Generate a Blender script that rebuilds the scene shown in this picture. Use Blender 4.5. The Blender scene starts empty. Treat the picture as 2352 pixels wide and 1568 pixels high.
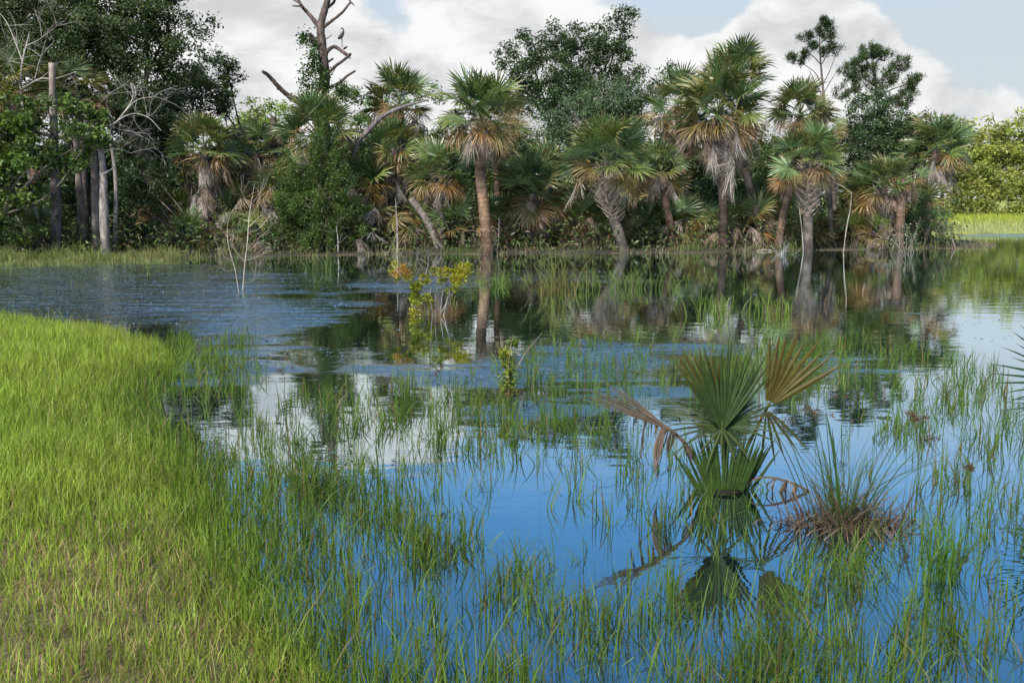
import bpy, math
import numpy as np
from mathutils import Vector, Matrix, Euler

R = math.radians
scene = bpy.context.scene
col = scene.collection
rng = np.random.default_rng(11)

# ------------------------------------------------------------------ camera
CH, F, CU, CV, HZ = 1.9, 2352 * 35 / 36, 1176.0, 784.0, 455.0
PITCH = math.atan((CV - HZ) / F)
cam_d = bpy.data.cameras.new('camera')
cam_d.lens, cam_d.sensor_width, cam_d.clip_end, cam_d.clip_start = 35, 36, 6000, 0.05
cam = bpy.data.objects.new('camera', cam_d)
col.objects.link(cam)
cam.location = (0, 0, CH)
cam.rotation_euler = (math.pi / 2 - PITCH, 0, 0)
scene.camera = cam

# ------------------------------------------------------------------ light
SUN_EL, SUN_AZ = R(44), R(207)          # azimuth clockwise from +Y: behind the camera, to the left
to_sun = Vector((math.sin(SUN_AZ) * math.cos(SUN_EL), math.cos(SUN_AZ) * math.cos(SUN_EL), math.sin(SUN_EL)))
sd = bpy.data.lights.new('sun', 'SUN')
sd.energy, sd.angle, sd.color = 5.0, R(6.0), (1.0, 0.95, 0.86)
so = bpy.data.objects.new('sun', sd)
so.rotation_euler = to_sun.to_track_quat('Z', 'Y').to_euler()
so.location = (-20, -20, 40)
col.objects.link(so)

scene.view_settings.view_transform = 'Standard'
scene.view_settings.look = 'None'
scene.view_settings.exposure = 0.55
scene.view_settings.gamma = 1.0
scene.cycles.max_bounces = 7
scene.cycles.diffuse_bounces = 4
scene.cycles.glossy_bounces = 3
scene.cycles.transmission_bounces = 4
scene.cycles.use_denoising = True
scene.cycles.sample_clamp_indirect = 6


def ray(u, v):
    x, y = (u - CU) / F, -(v - CV) / F
    c, s = math.cos(PITCH), math.sin(PITCH)
    return np.array([x, c + y * s, y * c - s])      # forward, tilted down


def P(u, v, Y):
    """point in the direction of a photo position (2352 px wide), at distance Y along the ground"""
    d = ray(u, v)
    return np.array([0, 0, CH]) + d * (Y / d[1])


def G(u, v, z=0.0):
    d = ray(u, v)
    return np.array([0, 0, CH]) + d * ((z - CH) / d[2])


# ------------------------------------------------------------------ sky (world)
world = bpy.data.worlds.new('World')
scene.world = world
world.use_nodes = True
wt = world.node_tree
wt.nodes.clear()


class NT:
    """small helper to write node trees"""
    def __init__(self, t): self.t = t
    def n(self, kind, **kw):
        nd = self.t.nodes.new(kind)
        for k, v in kw.items(): setattr(nd, k, v)
        return nd
    def link(self, a, b): self.t.links.new(a, b)
    def put(self, sock, v):
        if hasattr(v, 'is_output'): self.link(v, sock)
        else: sock.default_value = v
    def math(self, op, a, b=0.0, c=0.0, clamp=False):
        m = self.n('ShaderNodeMath', operation=op, use_clamp=clamp)
        for i, v in enumerate((a, b, c)): self.put(m.inputs[i], v)
        return m.outputs[0]
    def vmath(self, op, a, b=(0, 0, 0)):
        m = self.n('ShaderNodeVectorMath', operation=op)
        self.put(m.inputs[0], a); self.put(m.inputs[1], b)
        return m
    def noise(self, vec, scale, detail=4, rough=0.5, dist=0.0):
        m = self.n('ShaderNodeTexNoise')
        self.put(m.inputs['Vector'], vec)
        m.inputs['Scale'].default_value = scale
        m.inputs['Detail'].default_value = detail
        m.inputs['Roughness'].default_value = rough
        m.inputs['Distortion'].default_value = dist
        return m.outputs['Fac']
    def ramp(self, f, a, b, lo=0.0, hi=1.0, smooth=True):
        m = self.n('ShaderNodeMapRange', interpolation_type='SMOOTHSTEP' if smooth else 'LINEAR')
        m.clamp = True
        self.put(m.inputs['Value'], f)
        self.put(m.inputs['From Min'], a); self.put(m.inputs['From Max'], b)
        m.inputs['To Min'].default_value = lo; m.inputs['To Max'].default_value = hi
        return m.outputs['Result']
    def mix(self, f, a, b, mode='MIX'):
        m = self.n('ShaderNodeMix', data_type='RGBA', blend_type=mode)
        self.put(m.inputs[0], f); self.put(m.inputs[6], a); self.put(m.inputs[7], b)
        return m.outputs[2]


w = NT(wt)
tc = w.n('ShaderNodeTexCoord')
dirv = w.vmath('NORMALIZE', tc.outputs['Generated']).outputs[0]
sep = w.n('ShaderNodeSeparateXYZ'); w.link(dirv, sep.inputs[0])
sky = w.n('ShaderNodeTexSky', sky_type='NISHITA')
sky.sun_disc = False
sky.sun_elevation = SUN_EL
sky.sun_rotation = SUN_AZ
sky.air_density, sky.dust_density, sky.ozone_density = 1.0, 0.6, 1.6
SKY_K = 0.12
# clouds: thick near the horizon, broken overhead; a few banks and openings where the photograph has them
q = w.vmath('MULTIPLY', dirv, (1.0, 1.0, 1.7)).outputs[0]
nz = w.noise(q, 7.5, 11, 0.60, 0.15)
bias = w.ramp(sep.outputs['Z'], 0.12, 0.34, 0.20, -0.07)


def blob(u, v, rad, k):
    d = Vector(ray(u, v)).normalized()
    dist = w.vmath('DISTANCE', dirv, tuple(d)).outputs['Value']
    return w.ramp(dist, 0.0, rad, k, 0.0)


for (u, v, rad, k) in [(890, 50, 0.085, -0.27), (2300, 70, 0.17, -0.42), (1640, 30, 0.075, -0.20), (1480, 150, 0.09, .25), (1800, 170, 0.12, .3), (2050, 130, 0.08, .2), (640, 150, .12, .2), (980, 150, .1, .2), (1450, -330, 0.30, -0.40),
                       (700, -70, 0.14, 0.34), (560, 40, 0.12, 0.2), (1000, -150, 0.07, 0.2), (2200, -300, 0.30, -0.35), (600, -430, 0.2, -0.3),
                       (1350, 20, 0.10, 0.2), (1930, 90, 0.075, 0.42), (1750, 110, 0.07, 0.3), (2300, 240, 0.05, 0.45), (2150, 205, 0.05, 0.3), (1150, 60, 0.12, 0.2)]:
    bias = w.math('ADD', bias, blob(u, v, rad, k))
dens = w.math('ADD', nz, bias)
mask = w.ramp(dens, 0.50, 0.61)
shade = w.noise(w.vmath('MULTIPLY', dirv, (1, 1, 2.0)).outputs[0], 11.0, 8, 0.55, 0.3)
shade = w.ramp(shade, 0.34, 0.62)
cl = w.mix(shade, (0.44, 0.45, 0.46, 1), (0.66, 0.66, 0.66, 1))
skyc = w.mix(1.0, sky.outputs[0], (SKY_K * .52, SKY_K * .98, SKY_K * 1.2, 1), 'MULTIPLY')
skyc = w.mix(w.ramp(sep.outputs['Z'], 0.14, 0.33, 0.96, 0.0), skyc, (0.435, 0.47, 0.495, 1))
full = w.mix(mask, skyc, cl)
bg = w.n('ShaderNodeBackground')
bg.inputs['Strength'].default_value = 1.0
w.link(full, bg.inputs['Color'])
wo = w.n('ShaderNodeOutputWorld')
w.link(bg.outputs[0], wo.inputs['Surface'])

# ------------------------------------------------------------------ materials


def new_mat(name):
    m = bpy.data.materials.new(name)
    m.use_nodes = True
    m.node_tree.nodes.clear()
    return m, NT(m.node_tree)


def foliage_mat(name, transl=0.35, rough=0.5, spec=0.35, noise_s=14.0, noise_k=0.25):
    m, t = new_mat(name)
    a = t.n('ShaderNodeAttribute', attribute_name='Col')
    oi = t.n('ShaderNodeObjectInfo')
    geo = t.n('ShaderNodeNewGeometry')
    nz = t.noise(geo.outputs['Position'], noise_s, 3, 0.6)
    k = t.ramp(nz, 0.3, 0.7, 1 - noise_k, 1 + noise_k)
    k = t.math('MULTIPLY', k, t.ramp(oi.outputs['Random'], 0, 1, 0.86, 1.14, False))
    cb = t.n('ShaderNodeCombineColor')
    for i in range(3): t.link(k, cb.inputs[i])
    c = t.mix(1.0, a.outputs['Color'], cb.outputs[0], 'MULTIPLY')
    p = t.n('ShaderNodeBsdfPrincipled')
    t.link(c, p.inputs['Base Color'])
    p.inputs['Roughness'].default_value = rough
    p.inputs['Specular IOR Level'].default_value = spec
    tr = t.n('ShaderNodeBsdfTranslucent')
    t.link(t.mix(1.0, c, (1.25, 1.15, 0.55, 1), 'MULTIPLY'), tr.inputs['Color'])
    ms = t.n('ShaderNodeMixShader')
    ms.inputs[0].default_value = transl
    t.link(p.outputs[0], ms.inputs[1]); t.link(tr.outputs[0], ms.inputs[2])
    o = t.n('ShaderNodeOutputMaterial'); t.link(ms.outputs[0], o.inputs['Surface'])
    return m


def bark_mat(name, scale=9.0, stretch=(1, 1, 0.25), bump=0.5, dark=0.45, blotch=0.7):
    m, t = new_mat(name)
    a = t.n('ShaderNodeAttribute', attribute_name='Col')
    geo = t.n('ShaderNodeNewGeometry')
    v = t.vmath('MULTIPLY', geo.outputs['Position'], stretch).outputs[0]
    n1 = t.noise(v, scale, 6, 0.65, 0.3)
    n2 = t.noise(geo.outputs['Position'], 2.2, 4, 0.6)
    k = t.math('MULTIPLY', t.ramp(n1, 0.32, 0.68, dark, 1.25), t.ramp(n2, 0.35, 0.65, blotch, 1.2))
    cb = t.n('ShaderNodeCombineColor')
    for i in range(3): t.link(k, cb.inputs[i])
    c = t.mix(1.0, a.outputs['Color'], cb.outputs[0], 'MULTIPLY')
    p = t.n('ShaderNodeBsdfPrincipled')
    t.link(c, p.inputs['Base Color'])
    p.inputs['Roughness'].default_value = 0.88
    p.inputs['Specular IOR Level'].default_value = 0.2
    b = t.n('ShaderNodeBump'); b.inputs['Strength'].default_value = bump; b.inputs['Distance'].default_value = 0.03
    t.link(n1, b.inputs['Height']); t.link(b.outputs[0], p.inputs['Normal'])
    o = t.n('ShaderNodeOutputMaterial'); t.link(p.outputs[0], o.inputs['Surface'])
    return m


M_LEAF = foliage_mat('leaf', 0.32, 0.45, 0.4)
M_SHADY = foliage_mat('shaded_palmetto_leaf', 0.15, 0.55, 0.25, 20.0, 0.2)
M_PALM = foliage_mat('palm_leaf', 0.22, 0.38, 0.5, 6.0, 0.22)
M_GRASS = foliage_mat('grass_blade', 0.40, 0.5, 0.3, 3.0, 0.22)
M_DRY = foliage_mat('dry_leaf', 0.15, 0.8, 0.15, 10.0, 0.3)
M_BARK = bark_mat('bark')
M_PALMTRUNK = bark_mat('palm_trunk', 16.0, (1, 1, 2.2), 0.8, 0.42, 0.42)
M_TWIG = bark_mat('twig', 20.0, (1, 1, 0.5), 0.2, 0.75)

# ground
M_GROUND, t = new_mat('ground_soil')
a = t.n('ShaderNodeAttribute', attribute_name='Col')
geo = t.n('ShaderNodeNewGeometry')
n1 = t.noise(geo.outputs['Position'], 9.0, 8, 0.7)
n2 = t.noise(geo.outputs['Position'], 55.0, 4, 0.7)
c = t.mix(1.0, a.outputs['Color'], t.mix(n1, (0.45, 0.42, 0.4, 1), (1.5, 1.45, 1.35, 1)), 'MULTIPLY')
c = t.mix(t.ramp(n2, 0.5, 0.7), c, t.mix(1.0, c, (1.9, 1.7, 1.6, 1), 'MULTIPLY'))
p = t.n('ShaderNodeBsdfPrincipled'); t.link(c, p.inputs['Base Color']); p.inputs['Roughness'].default_value = 0.95
b = t.n('ShaderNodeBump'); b.inputs['Strength'].default_value = 0.8; b.inputs['Distance'].default_value = 0.03
t.link(n2, b.inputs['Height']); t.link(b.outputs[0], p.inputs['Normal'])
o = t.n('ShaderNodeOutputMaterial'); t.link(p.outputs[0], o.inputs['Surface'])

# water: still dark water, with a rippled skin where floating plants cover it
M_WATER, t = new_mat('pond_water')
geo = t.n('ShaderNodeNewGeometry')
pos = geo.outputs['Position']
at = t.n('ShaderNodeAttribute', attribute_name='film')
band = t.noise(t.vmath('MULTIPLY', pos, (0.35, 1.1, 1)).outputs[0], 1.1, 6, 0.62, 0.5)
film = t.ramp(t.math('ADD', at.outputs['Fac'], t.math('MULTIPLY', t.math('SUBTRACT', band, 0.5), 2.0)), 0.30, 0.85)
rip = t.noise(t.vmath('MULTIPLY', pos, (0.9, 1.1, 1)).outputs[0], 22.0, 6, 0.7, 0.4)
film = t.math('MULTIPLY', film, t.ramp(t.noise(pos, 6.5, 7, 0.72, 0.3), 0.36, 0.62, 0.35, 1.0))
film = t.math('MULTIPLY', film, t.ramp(t.noise(t.vmath('MULTIPLY', pos, (0.22, 1.5, 1)).outputs[0], 2.6, 6, 0.65, 0.4), 0.36, 0.62, 0.15, 1.0))
calm = t.noise(t.vmath('MULTIPLY', pos, (0.5, 1.0, 1)).outputs[0], 3.2, 3, 0.5)
b1 = t.n('ShaderNodeBump'); b1.inputs['Distance'].default_value = 0.03
t.link(t.math('MULTIPLY', film, 0.85), b1.inputs['Strength']); t.link(rip, b1.inputs['Height'])
b2 = t.n('ShaderNodeBump'); b2.inputs['Distance'].default_value = 0.006; b2.inputs['Strength'].default_value = 0.4
t.link(calm, b2.inputs['Height']); t.link(b1.outputs[0], b2.inputs['Normal'])
gl = t.n('ShaderNodeBsdfGlossy')
gl.inputs['Color'].default_value = (0.86, 0.95, 1.0, 1)
t.link(t.ramp(film, 0, 1, 0.012, 0.30), gl.inputs['Roughness'])
t.link(b2.outputs[0], gl.inputs['Normal'])
df = t.n('ShaderNodeBsdfDiffuse')
t.link(t.mix(film, (0.006, 0.012, 0.012, 1), (0.062, 0.068, 0.068, 1)), df.inputs['Color'])
fr = t.n('ShaderNodeFresnel'); fr.inputs['IOR'].default_value = 1.45
k = t.ramp(fr.outputs[0], 0.03, 0.55, 0.33, 1.06, False)
k = t.math('MINIMUM', k, 0.97)
k = t.math('MULTIPLY', k, t.ramp(film, 0, 1, 1.0, 0.85))
ms = t.n('ShaderNodeMixShader')
t.link(k, ms.inputs[0]); t.link(df.outputs[0], ms.inputs[1]); t.link(gl.outputs[0], ms.inputs[2])
o = t.n('ShaderNodeOutputMaterial'); t.link(ms.outputs[0], o.inputs['Surface'])

# floating scraps of leaf
M_SCRAP, t = new_mat('wet_leaf_scrap')
a = t.n('ShaderNodeAttribute', attribute_name='Col')
p = t.n('ShaderNodeBsdfPrincipled'); t.link(a.outputs['Color'], p.inputs['Base Color'])
p.inputs['Roughness'].default_value = 0.22; p.inputs['Specular IOR Level'].default_value = 0.9
o = t.n('ShaderNodeOutputMaterial'); t.link(p.outputs[0], o.inputs['Surface'])

# ------------------------------------------------------------------ mesh building


def unit(a):
    return a / np.maximum(np.linalg.norm(a, axis=-1, keepdims=True), 1e-9)


def tint(c, n, k=0.2, hue=0.08, g=None):
    g = g or rng
    c = np.array(c, float)
    return np.clip(c * (1 + g.uniform(-k, k, (n, 1))) * (1 + g.uniform(-hue, hue, (n, 3))), 0.002, 1)


def spline(pts, n):
    """Catmull-Rom through pts, n samples"""
    p = np.asarray(pts, float)
    if len(p) == 2:
        s = np.linspace(0, 1, n)[:, None]
        return p[0] * (1 - s) + p[1] * s
    q = np.vstack([2 * p[0] - p[1], p, 2 * p[-1] - p[-2]])
    out = []
    for x in np.linspace(0, len(p) - 1 - 1e-6, n):
        i = int(x); f = x - i
        a, b, c, d = q[i:i + 4]
        out.append(0.5 * (2 * b + (c - a) * f + (2 * a - 5 * b + 4 * c - d) * f * f + (3 * b - a - 3 * c + d) * f ** 3))
    return np.array(out)


class MB:
    """collects vertices, faces and colours, links them as ONE mesh object"""
    def __init__(self):
        self.V, self.Fc, self.C, self.n = [], [], [], 0

    def add(self, v, f, c):
        v = np.asarray(v, float).reshape(-1, 3)
        c = np.asarray(c, float)
        if c.ndim == 1: c = np.tile(c, (len(v), 1))
        self.V.append(v); self.C.append(c[:, :3])
        for ff in (f if isinstance(f, list) else [f]):
            self.Fc.append(np.asarray(ff, np.int64) + self.n)
        self.n += len(v)

    def tube(self, pts, rad, sides=6, c=(0.2, 0.15, 0.1), n=None, wob=0.0, cap=True):
        pts = np.asarray(pts, float)
        m = n or len(pts)
        if n: pts = spline(pts, n)
        rad = np.interp(np.linspace(0, 1, m), np.linspace(0, 1, len(rad)), rad) if not np.isscalar(rad) else np.full(m, rad)
        tg = unit(np.gradient(pts, axis=0))
        ref = np.array([0.31, 0.95, 0.05]) if abs(tg[:, 2]).mean() > 0.7 else np.array([0.05, 0.1, 1.0])
        a = unit(np.cross(tg, ref)); b = np.cross(tg, a)
        th = np.linspace(0, 2 * np.pi, sides, endpoint=False)
        r = rad[:, None] * (1 + (rng.uniform(-wob, wob, (m, sides)) if wob else 0))
        v = pts[:, None] + r[..., None] * (np.cos(th)[None, :, None] * a[:, None] + np.sin(th)[None, :, None] * b[:, None])
        i = np.arange(m - 1)[:, None] * sides; j = np.arange(sides)[None]; j2 = (j + 1) % sides
        f = np.stack([i + j, i + j2, i + sides + j2, i + sides + j], -1).reshape(-1, 4)
        cc = np.asarray(c, float)
        if cc.ndim == 2:
            cc = np.stack([np.interp(np.linspace(0, 1, m), np.linspace(0, 1, len(cc)), cc[:, k]) for k in range(3)], -1)
            cc = np.repeat(cc, sides, axis=0)
        fs = [f]
        if cap:
            fs.append(((m - 1) * sides + np.arange(sides))[None])
            fs.append(np.arange(sides)[::-1][None])
        self.add(v, fs, cc)

    def leaves(self, ctr, L, W, c, up=0.35, droop=0.2, dirs=None):
        """one folded leaf for every centre"""
        ctr = np.asarray(ctr, float); n = len(ctr)
        if dirs is None:
            dirs = rng.normal(size=(n, 3)); dirs[:, 2] = dirs[:, 2] * 0.7 - droop
        dirs = unit(dirs)
        nor = rng.normal(size=(n, 3)); nor[:, 2] += up * 3
        s = unit(np.cross(dirs, nor)); nn = np.cross(s, dirs)
        L = np.broadcast_to(np.asarray(L, float), (n,))[:, None]; W = np.broadcast_to(np.asarray(W, float), (n,))[:, None]
        v = np.stack([ctr, ctr + dirs * L * 0.45 + s * W + nn * L * 0.09, ctr + dirs * L - nn * L * 0.06, ctr + dirs * L * 0.45 - s * W + nn * L * 0.09], 1)
        f = (np.arange(n)[:, None] * 4 + np.arange(4)[None])
        self.add(v, f, np.repeat(c if np.ndim(c) == 2 else np.tile(np.asarray(c, float), (n, 1)), 4, axis=0))

    def blades(self, base, H, lean, width, c0, c1, seg=2, az=None, curl=1.8, kink=None):
        """grass blades: base (n,3), length, lean = sideways reach over length"""
        n = len(base)
        H = np.broadcast_to(np.asarray(H, float), (n,)); lean = np.broadcast_to(np.asarray(lean, float), (n,)); width = np.broadcast_to(np.asarray(width, float), (n,))
        az = rng.uniform(0, 2 * np.pi, n) if az is None else az
        d = np.stack([np.cos(az), np.sin(az), np.zeros(n)], -1)
        fa = rng.uniform(0, 2 * np.pi, n)
        s = np.stack([np.cos(fa), np.sin(fa), np.zeros(n)], -1)
        rows, cols = [], []
        for i in range(seg + 1):
            q = i / seg
            hz = H * lean * q ** curl
            zz = H * np.sqrt(np.maximum(1 - np.minimum(lean, 0.97) ** 2 * q, 0.05)) * q - H * np.maximum(lean - 0.6, 0) * 1.2 * q ** 3
            p = base + d * hz[:, None] + np.stack([0 * zz, 0 * zz, zz], -1)
            cc = c0 * (1 - q) + c1 * q
            if i < seg:
                wd = width * (1 - 0.55 * q ** 1.5)
                rows += [p - s * wd[:, None], p + s * wd[:, None]]; cols += [cc, cc]
            else:
                rows.append(p); cols.append(cc)
        k = len(rows)
        v = np.stack(rows, 1); cc = np.stack(cols, 1)
        o = np.arange(n)[:, None] * k
        fs = [o + np.array([[2 * i, 2 * i + 1, 2 * i + 3, 2 * i + 2]]) for i in range(seg - 1)]
        fs.append(o + np.array([[2 * seg - 2, 2 * seg - 1, 2 * seg]]))
        self.add(v.reshape(-1, 3), fs, cc.reshape(-1, 3))

    def mesh(self, name, mat, origin=(0, 0, 0), smooth=False):
        me = bpy.data.meshes.new(name)
        V = np.concatenate(self.V) - np.asarray(origin, float)
        C = np.concatenate(self.C)
        tot = np.concatenate([np.full(len(f), f.shape[1]) for f in self.Fc])
        idx = np.concatenate([f.ravel() for f in self.Fc])
        me.vertices.add(len(V)); me.vertices.foreach_set('co', V.astype(np.float32).ravel())
        me.loops.add(len(idx)); me.loops.foreach_set('vertex_index', idx.astype(np.int32))
        me.polygons.add(len(tot))
        me.polygons.foreach_set('loop_start', np.concatenate([[0], np.cumsum(tot)[:-1]]).astype(np.int32))
        me.polygons.foreach_set('use_smooth', np.full(len(tot), smooth))
        at = me.attributes.new('Col', 'FLOAT_COLOR', 'POINT')
        at.data.foreach_set('color', np.hstack([C, np.ones((len(C), 1))]).astype(np.float32).ravel())
        me.update(calc_edges=True)
        me.materials.append(mat)
        return me

    def build(self, name, mat, parent=None, origin=None, smooth=False):
        if origin is None: origin = tuple(parent.location) if parent else (0, 0, 0)
        o = bpy.data.objects.new(name, self.mesh(name, mat, origin, smooth))
        col.objects.link(o)
        if parent: o.parent = parent
        else: o.location = origin
        return o


def tag(o, label=None, cat=None, group=None, kind=None):
    if label: o['label'] = label
    if cat: o['category'] = cat
    if group: o['group'] = group
    if kind: o['kind'] = kind
    return o


def thing(name, label, cat, loc, group=None):
    o = bpy.data.objects.new(name, None)
    o.empty_display_size = 0.2
    o.location = tuple(float(x) for x in loc)
    col.objects.link(o)
    return tag(o, label, cat, group)


# ------------------------------------------------------------------ terrain
BANK = np.array([(40, -4), (20, -2), (6, 0), (2, 1.2), (0.4, 2.2), (-0.5, 3.2), (-1.2, 4.24), (-2.1, 6.1), (-2.75, 7.18), (-3.4, 8.27), (-3.75, 9.4), (-3.95, 11.1), (-4.6, 12.5), (-5.9, 13.9), (-8, 15.4), (-14, 17), (-40, 19), (-400, 19)], float)
SHORE = np.array([(-400, 29), (-40, 29), (-16, 30), (-10, 32), (-5, 33.8), (0, 34.3), (5, 34.6), (9, 36), (13, 37.2), (17, 38), (19.5, 40), (21, 46), (23, 52), (27, 55), (40, 57), (400, 60)], float)


def poly_dist(xy, pl):
    """signed distance: positive above the polyline when it runs left to right"""
    best = np.full(len(xy), 1e9); sgn = np.ones(len(xy))
    for a, b in zip(pl[:-1], pl[1:]):
        ab = b - a; L2 = ab @ ab
        tt = np.clip(((xy - a) @ ab) / L2, 0, 1)
        d = np.linalg.norm(xy - (a + tt[:, None] * ab), axis=1)
        cr = ab[0] * (xy[:, 1] - a[1]) - ab[1] * (xy[:, 0] - a[0])
        m = d < best - 1e-9
        best[m] = d[m]; sgn[m] = np.sign(cr[m])
    return best * sgn


def wav(x, y, s=1.0, k=0):
    return (np.sin(x * 1.7 * s + 1.3 + k) * np.cos(y * 1.3 * s + 0.7 * k) + np.sin(x * 3.1 * s - y * 2.3 * s + 2.1 * k) * 0.6 + np.cos(x * 5.3 * s + y * 4.7 * s + k) * 0.35) / 1.95


def height(xy):
    xy = np.atleast_2d(xy)
    x, y = xy[:, 0], xy[:, 1]
    db = poly_dist(xy, BANK)       # BANK runs right to left: bank side is positive
    ds = poly_dist(xy, SHORE)
    hb = np.where(db > 0, 0.42 * (1 - np.exp(-db / 2.6)), np.maximum(0.22 * db, -0.5))
    hs = np.where(ds > 0, 0.34 * (1 - np.exp(-ds / 4.0)), np.maximum(0.12 * ds, -0.5))
    return np.maximum(hb, hs) + (0.025 + .05 * np.exp(-np.abs(ds) / 1.5)) * wav(x, y, 0.9) + 0.012 * wav(x, y, 3.1, 2)


def gz(x, y): return float(height(np.array([[x, y]]))[0])


def lin(a, b, s): return np.arange(a, b, s)


xs = np.unique(np.round(np.concatenate([[-2500, -1500, -800, -400, -250, -150, -100, -70], lin(-50, -14, 1.2), lin(-14, 4, 0.25), lin(4, 30, 1.0), lin(30, 80, 4), [100, 150, 250, 400, 800, 1500, 2500]]), 3))
ys = np.unique(np.round(np.concatenate([[-400, -200, -100, -50, -25, -12, -6, -3], lin(-2, 19, 0.25), lin(19, 28, 1), lin(28, 42, 0.5), lin(42, 62, 1.2), lin(62, 130, 6), [150, 200, 300, 500, 900, 1600, 3000]]), 3))


def sheet(name, xs, ys, zf, cf, mat, attr=None):
    X, Y = np.meshgrid(xs, ys)
    xy = np.stack([X.ravel(), Y.ravel()], -1)
    z = zf(xy)
    mb = MB()
    nx = len(xs)
    i = np.arange(len(ys) - 1)[:, None] * nx; j = np.arange(nx - 1)[None]
    f = np.stack([i + j, i + j + 1, i + nx + j + 1, i + nx + j], -1).reshape(-1, 4)
    mb.add(np.column_stack([xy, z]), f, cf(xy))
    o = mb.build(name, mat, smooth=True)
    if attr:
        a = o.data.attributes.new(attr[0], 'FLOAT', 'POINT')
        a.data.foreach_set('value', attr[1](xy).astype(np.float32))
    return tag(o, kind='structure')


def ground_col(xy):
    ds = poly_dist(xy, SHORE); db = poly_dist(xy, BANK)
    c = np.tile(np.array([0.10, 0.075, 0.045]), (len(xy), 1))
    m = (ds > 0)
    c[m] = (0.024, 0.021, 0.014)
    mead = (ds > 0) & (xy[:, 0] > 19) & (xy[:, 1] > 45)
    c[mead] = (0.24, 0.27, 0.06)  # meadow ground lightened so it looks sunlit
    b = db > 0.3
    c[b] = np.array([0.15, 0.115, 0.06]) + np.clip(wav(xy[b, 0], xy[b, 1], 0.8, 1), -1, 1)[:, None] * np.array([0.02, 0.01, 0.008])
    return c


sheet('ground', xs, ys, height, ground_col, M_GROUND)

# where floating plants cover the water: (u, v, half width, half height in photo px, weight)
FILM = [(250, 680, 520, 85, 1.0), (560, 640, 260, 40, .6), (620, 740, 260, 70, 1.0), (500, 840, 190, 60, .7), (800, 690, 130, 30, .8), (820, 800, 150, 50, .6),
        (1100, 850, 330, 45, .8), (1350, 820, 200, 55, .8), (1450, 900, 260, 60, .6), (1700, 800, 260, 22, .75), (1900, 840, 180, 60, .55), (1250, 640, 380, 22, .55), (1500, 690, 120, 14, .5),
        (950, 655, 200, 30, .8), (1250, 940, 220, 50, .55), (1950, 718, 250, 8, .45), (1350, 770, 150, 20, .5), (200, 610, 300, 15, .3), (2320, 541, 170, 5, 1.0)]
HOLES = [(960, 765, 260, 38, 1.2), (1180, 720, 280, 40, 1.1), (1500, 745, 160, 35, 1.0), (1880, 760, 330, 35, .9), (1900, 640, 300, 60, .9), (860, 683, 90, 10, .9), (1000, 800, 90, 40, 1.0)]


def to_px(xy):
    x, y = xy[:, 0], np.maximum(xy[:, 1], 0.3)
    c, s = math.cos(PITCH), math.sin(PITCH)
    dz = -CH
    yc = dz * c + y * s; zc = y * c - dz * s
    return CU + F * x / zc, CV - F * yc / zc


def field(xy, lst):
    u, v = to_px(xy)
    r = np.zeros(len(xy))
    for (cu, cv, hu, hv, wgt) in lst:
        r = np.maximum(r, wgt * np.exp(-(((u - cu) / hu) ** 2 + ((v - cv) / hv) ** 2) ** 1.5))
    return r


def film_val(xy):
    r = np.clip(field(xy, FILM) - field(xy, HOLES), 0, 1)
    r[(xy[:, 1] < 3) | (xy[:, 1] > 60)] = 0
    return r


wx = np.unique(np.concatenate([[-2500, -300, -60], lin(-30, 34, 0.3), [40, 80, 300, 2500]]))
wy = np.unique(np.concatenate([[-400, -50, -10], lin(0, 58, 0.25), [60, 100, 400, 3000]]))
sheet('water', wx, wy, lambda xy: np.zeros(len(xy)), lambda xy: np.array([0.02, 0.03, 0.03]), M_WATER, ('film', film_val))

# ------------------------------------------------------------------ palm fronds


def fan(mb, hub, L, span, n, col_in, col_tip, droop=0.25, fold=0.25, wid=0.5, jl=0.12, wave=0.0, frame=None, tipr=0.6, inner=0.04):
    """a fan of leaflets in the local frame (+X out, +Y side, +Z up) starting at hub"""
    a = np.linspace(-span, span, n) + rng.normal(0, span / n * 0.35, n)
    ln = L * (0.80 + 0.20 * np.cos(a * 0.7)) * (1 + rng.uniform(-jl, jl, n))
    dr = droop * (1 + rng.uniform(-0.5, 0.5, n))
    sp = (2 * span / n) * 0.5 * wid
    tw = rng.uniform(-0.7, 0.7, n)
    rows, cols = [], []
    ci, ct = np.array(col_in, float), np.array(col_tip, float)
    jt = 1 + rng.uniform(-0.18, 0.18, (n, 1))
    tt = np.clip(tipr + rng.uniform(-0.25, 0.25, n), 0.2, 1.2)[:, None]
    for s, wf in ((inner, 1.0), (0.42, 1.0), (0.74, 0.70), (1.0, 0.0)):
        r = ln * s
        z = fold * np.abs(np.sin(a)) * r - dr * ln * s ** 2.3 + wave * np.sin(s * 5 + tw * 6) * ln * s
        rr = r * (1 - 0.28 * dr * s ** 2)
        p = np.stack([rr * np.cos(a), rr * np.sin(a), z], -1)
        pr = np.stack([-np.sin(a), np.cos(a), tw], -1)
        hw = (np.minimum(r, ln * 0.42) * sp * wf)[:, None]
        k = np.clip((s - tt) / 0.35 + 0.5, 0, 1) if s > 0.5 else np.zeros((n, 1))
        cc = (ci * (1 - k) + ct * k) * jt
        if wf > 0: rows += [p - pr * hw, p + pr * hw]; cols += [cc, cc]
        else: rows.append(p); cols.append(cc)
    v = np.stack(rows, 1).reshape(-1, 3); c = np.stack(cols, 1).reshape(-1, 3)
    o = np.arange(n)[:, None] * 7
    fs = [o + np.array([[0, 1, 3, 2]]), o + np.array([[2, 3, 5, 4]]), o + np.array([[4, 5, 6]])]
    if frame is not None: v = v @ np.asarray(frame, float)
    mb.add(v + np.asarray(hub, float), fs, c)


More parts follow.
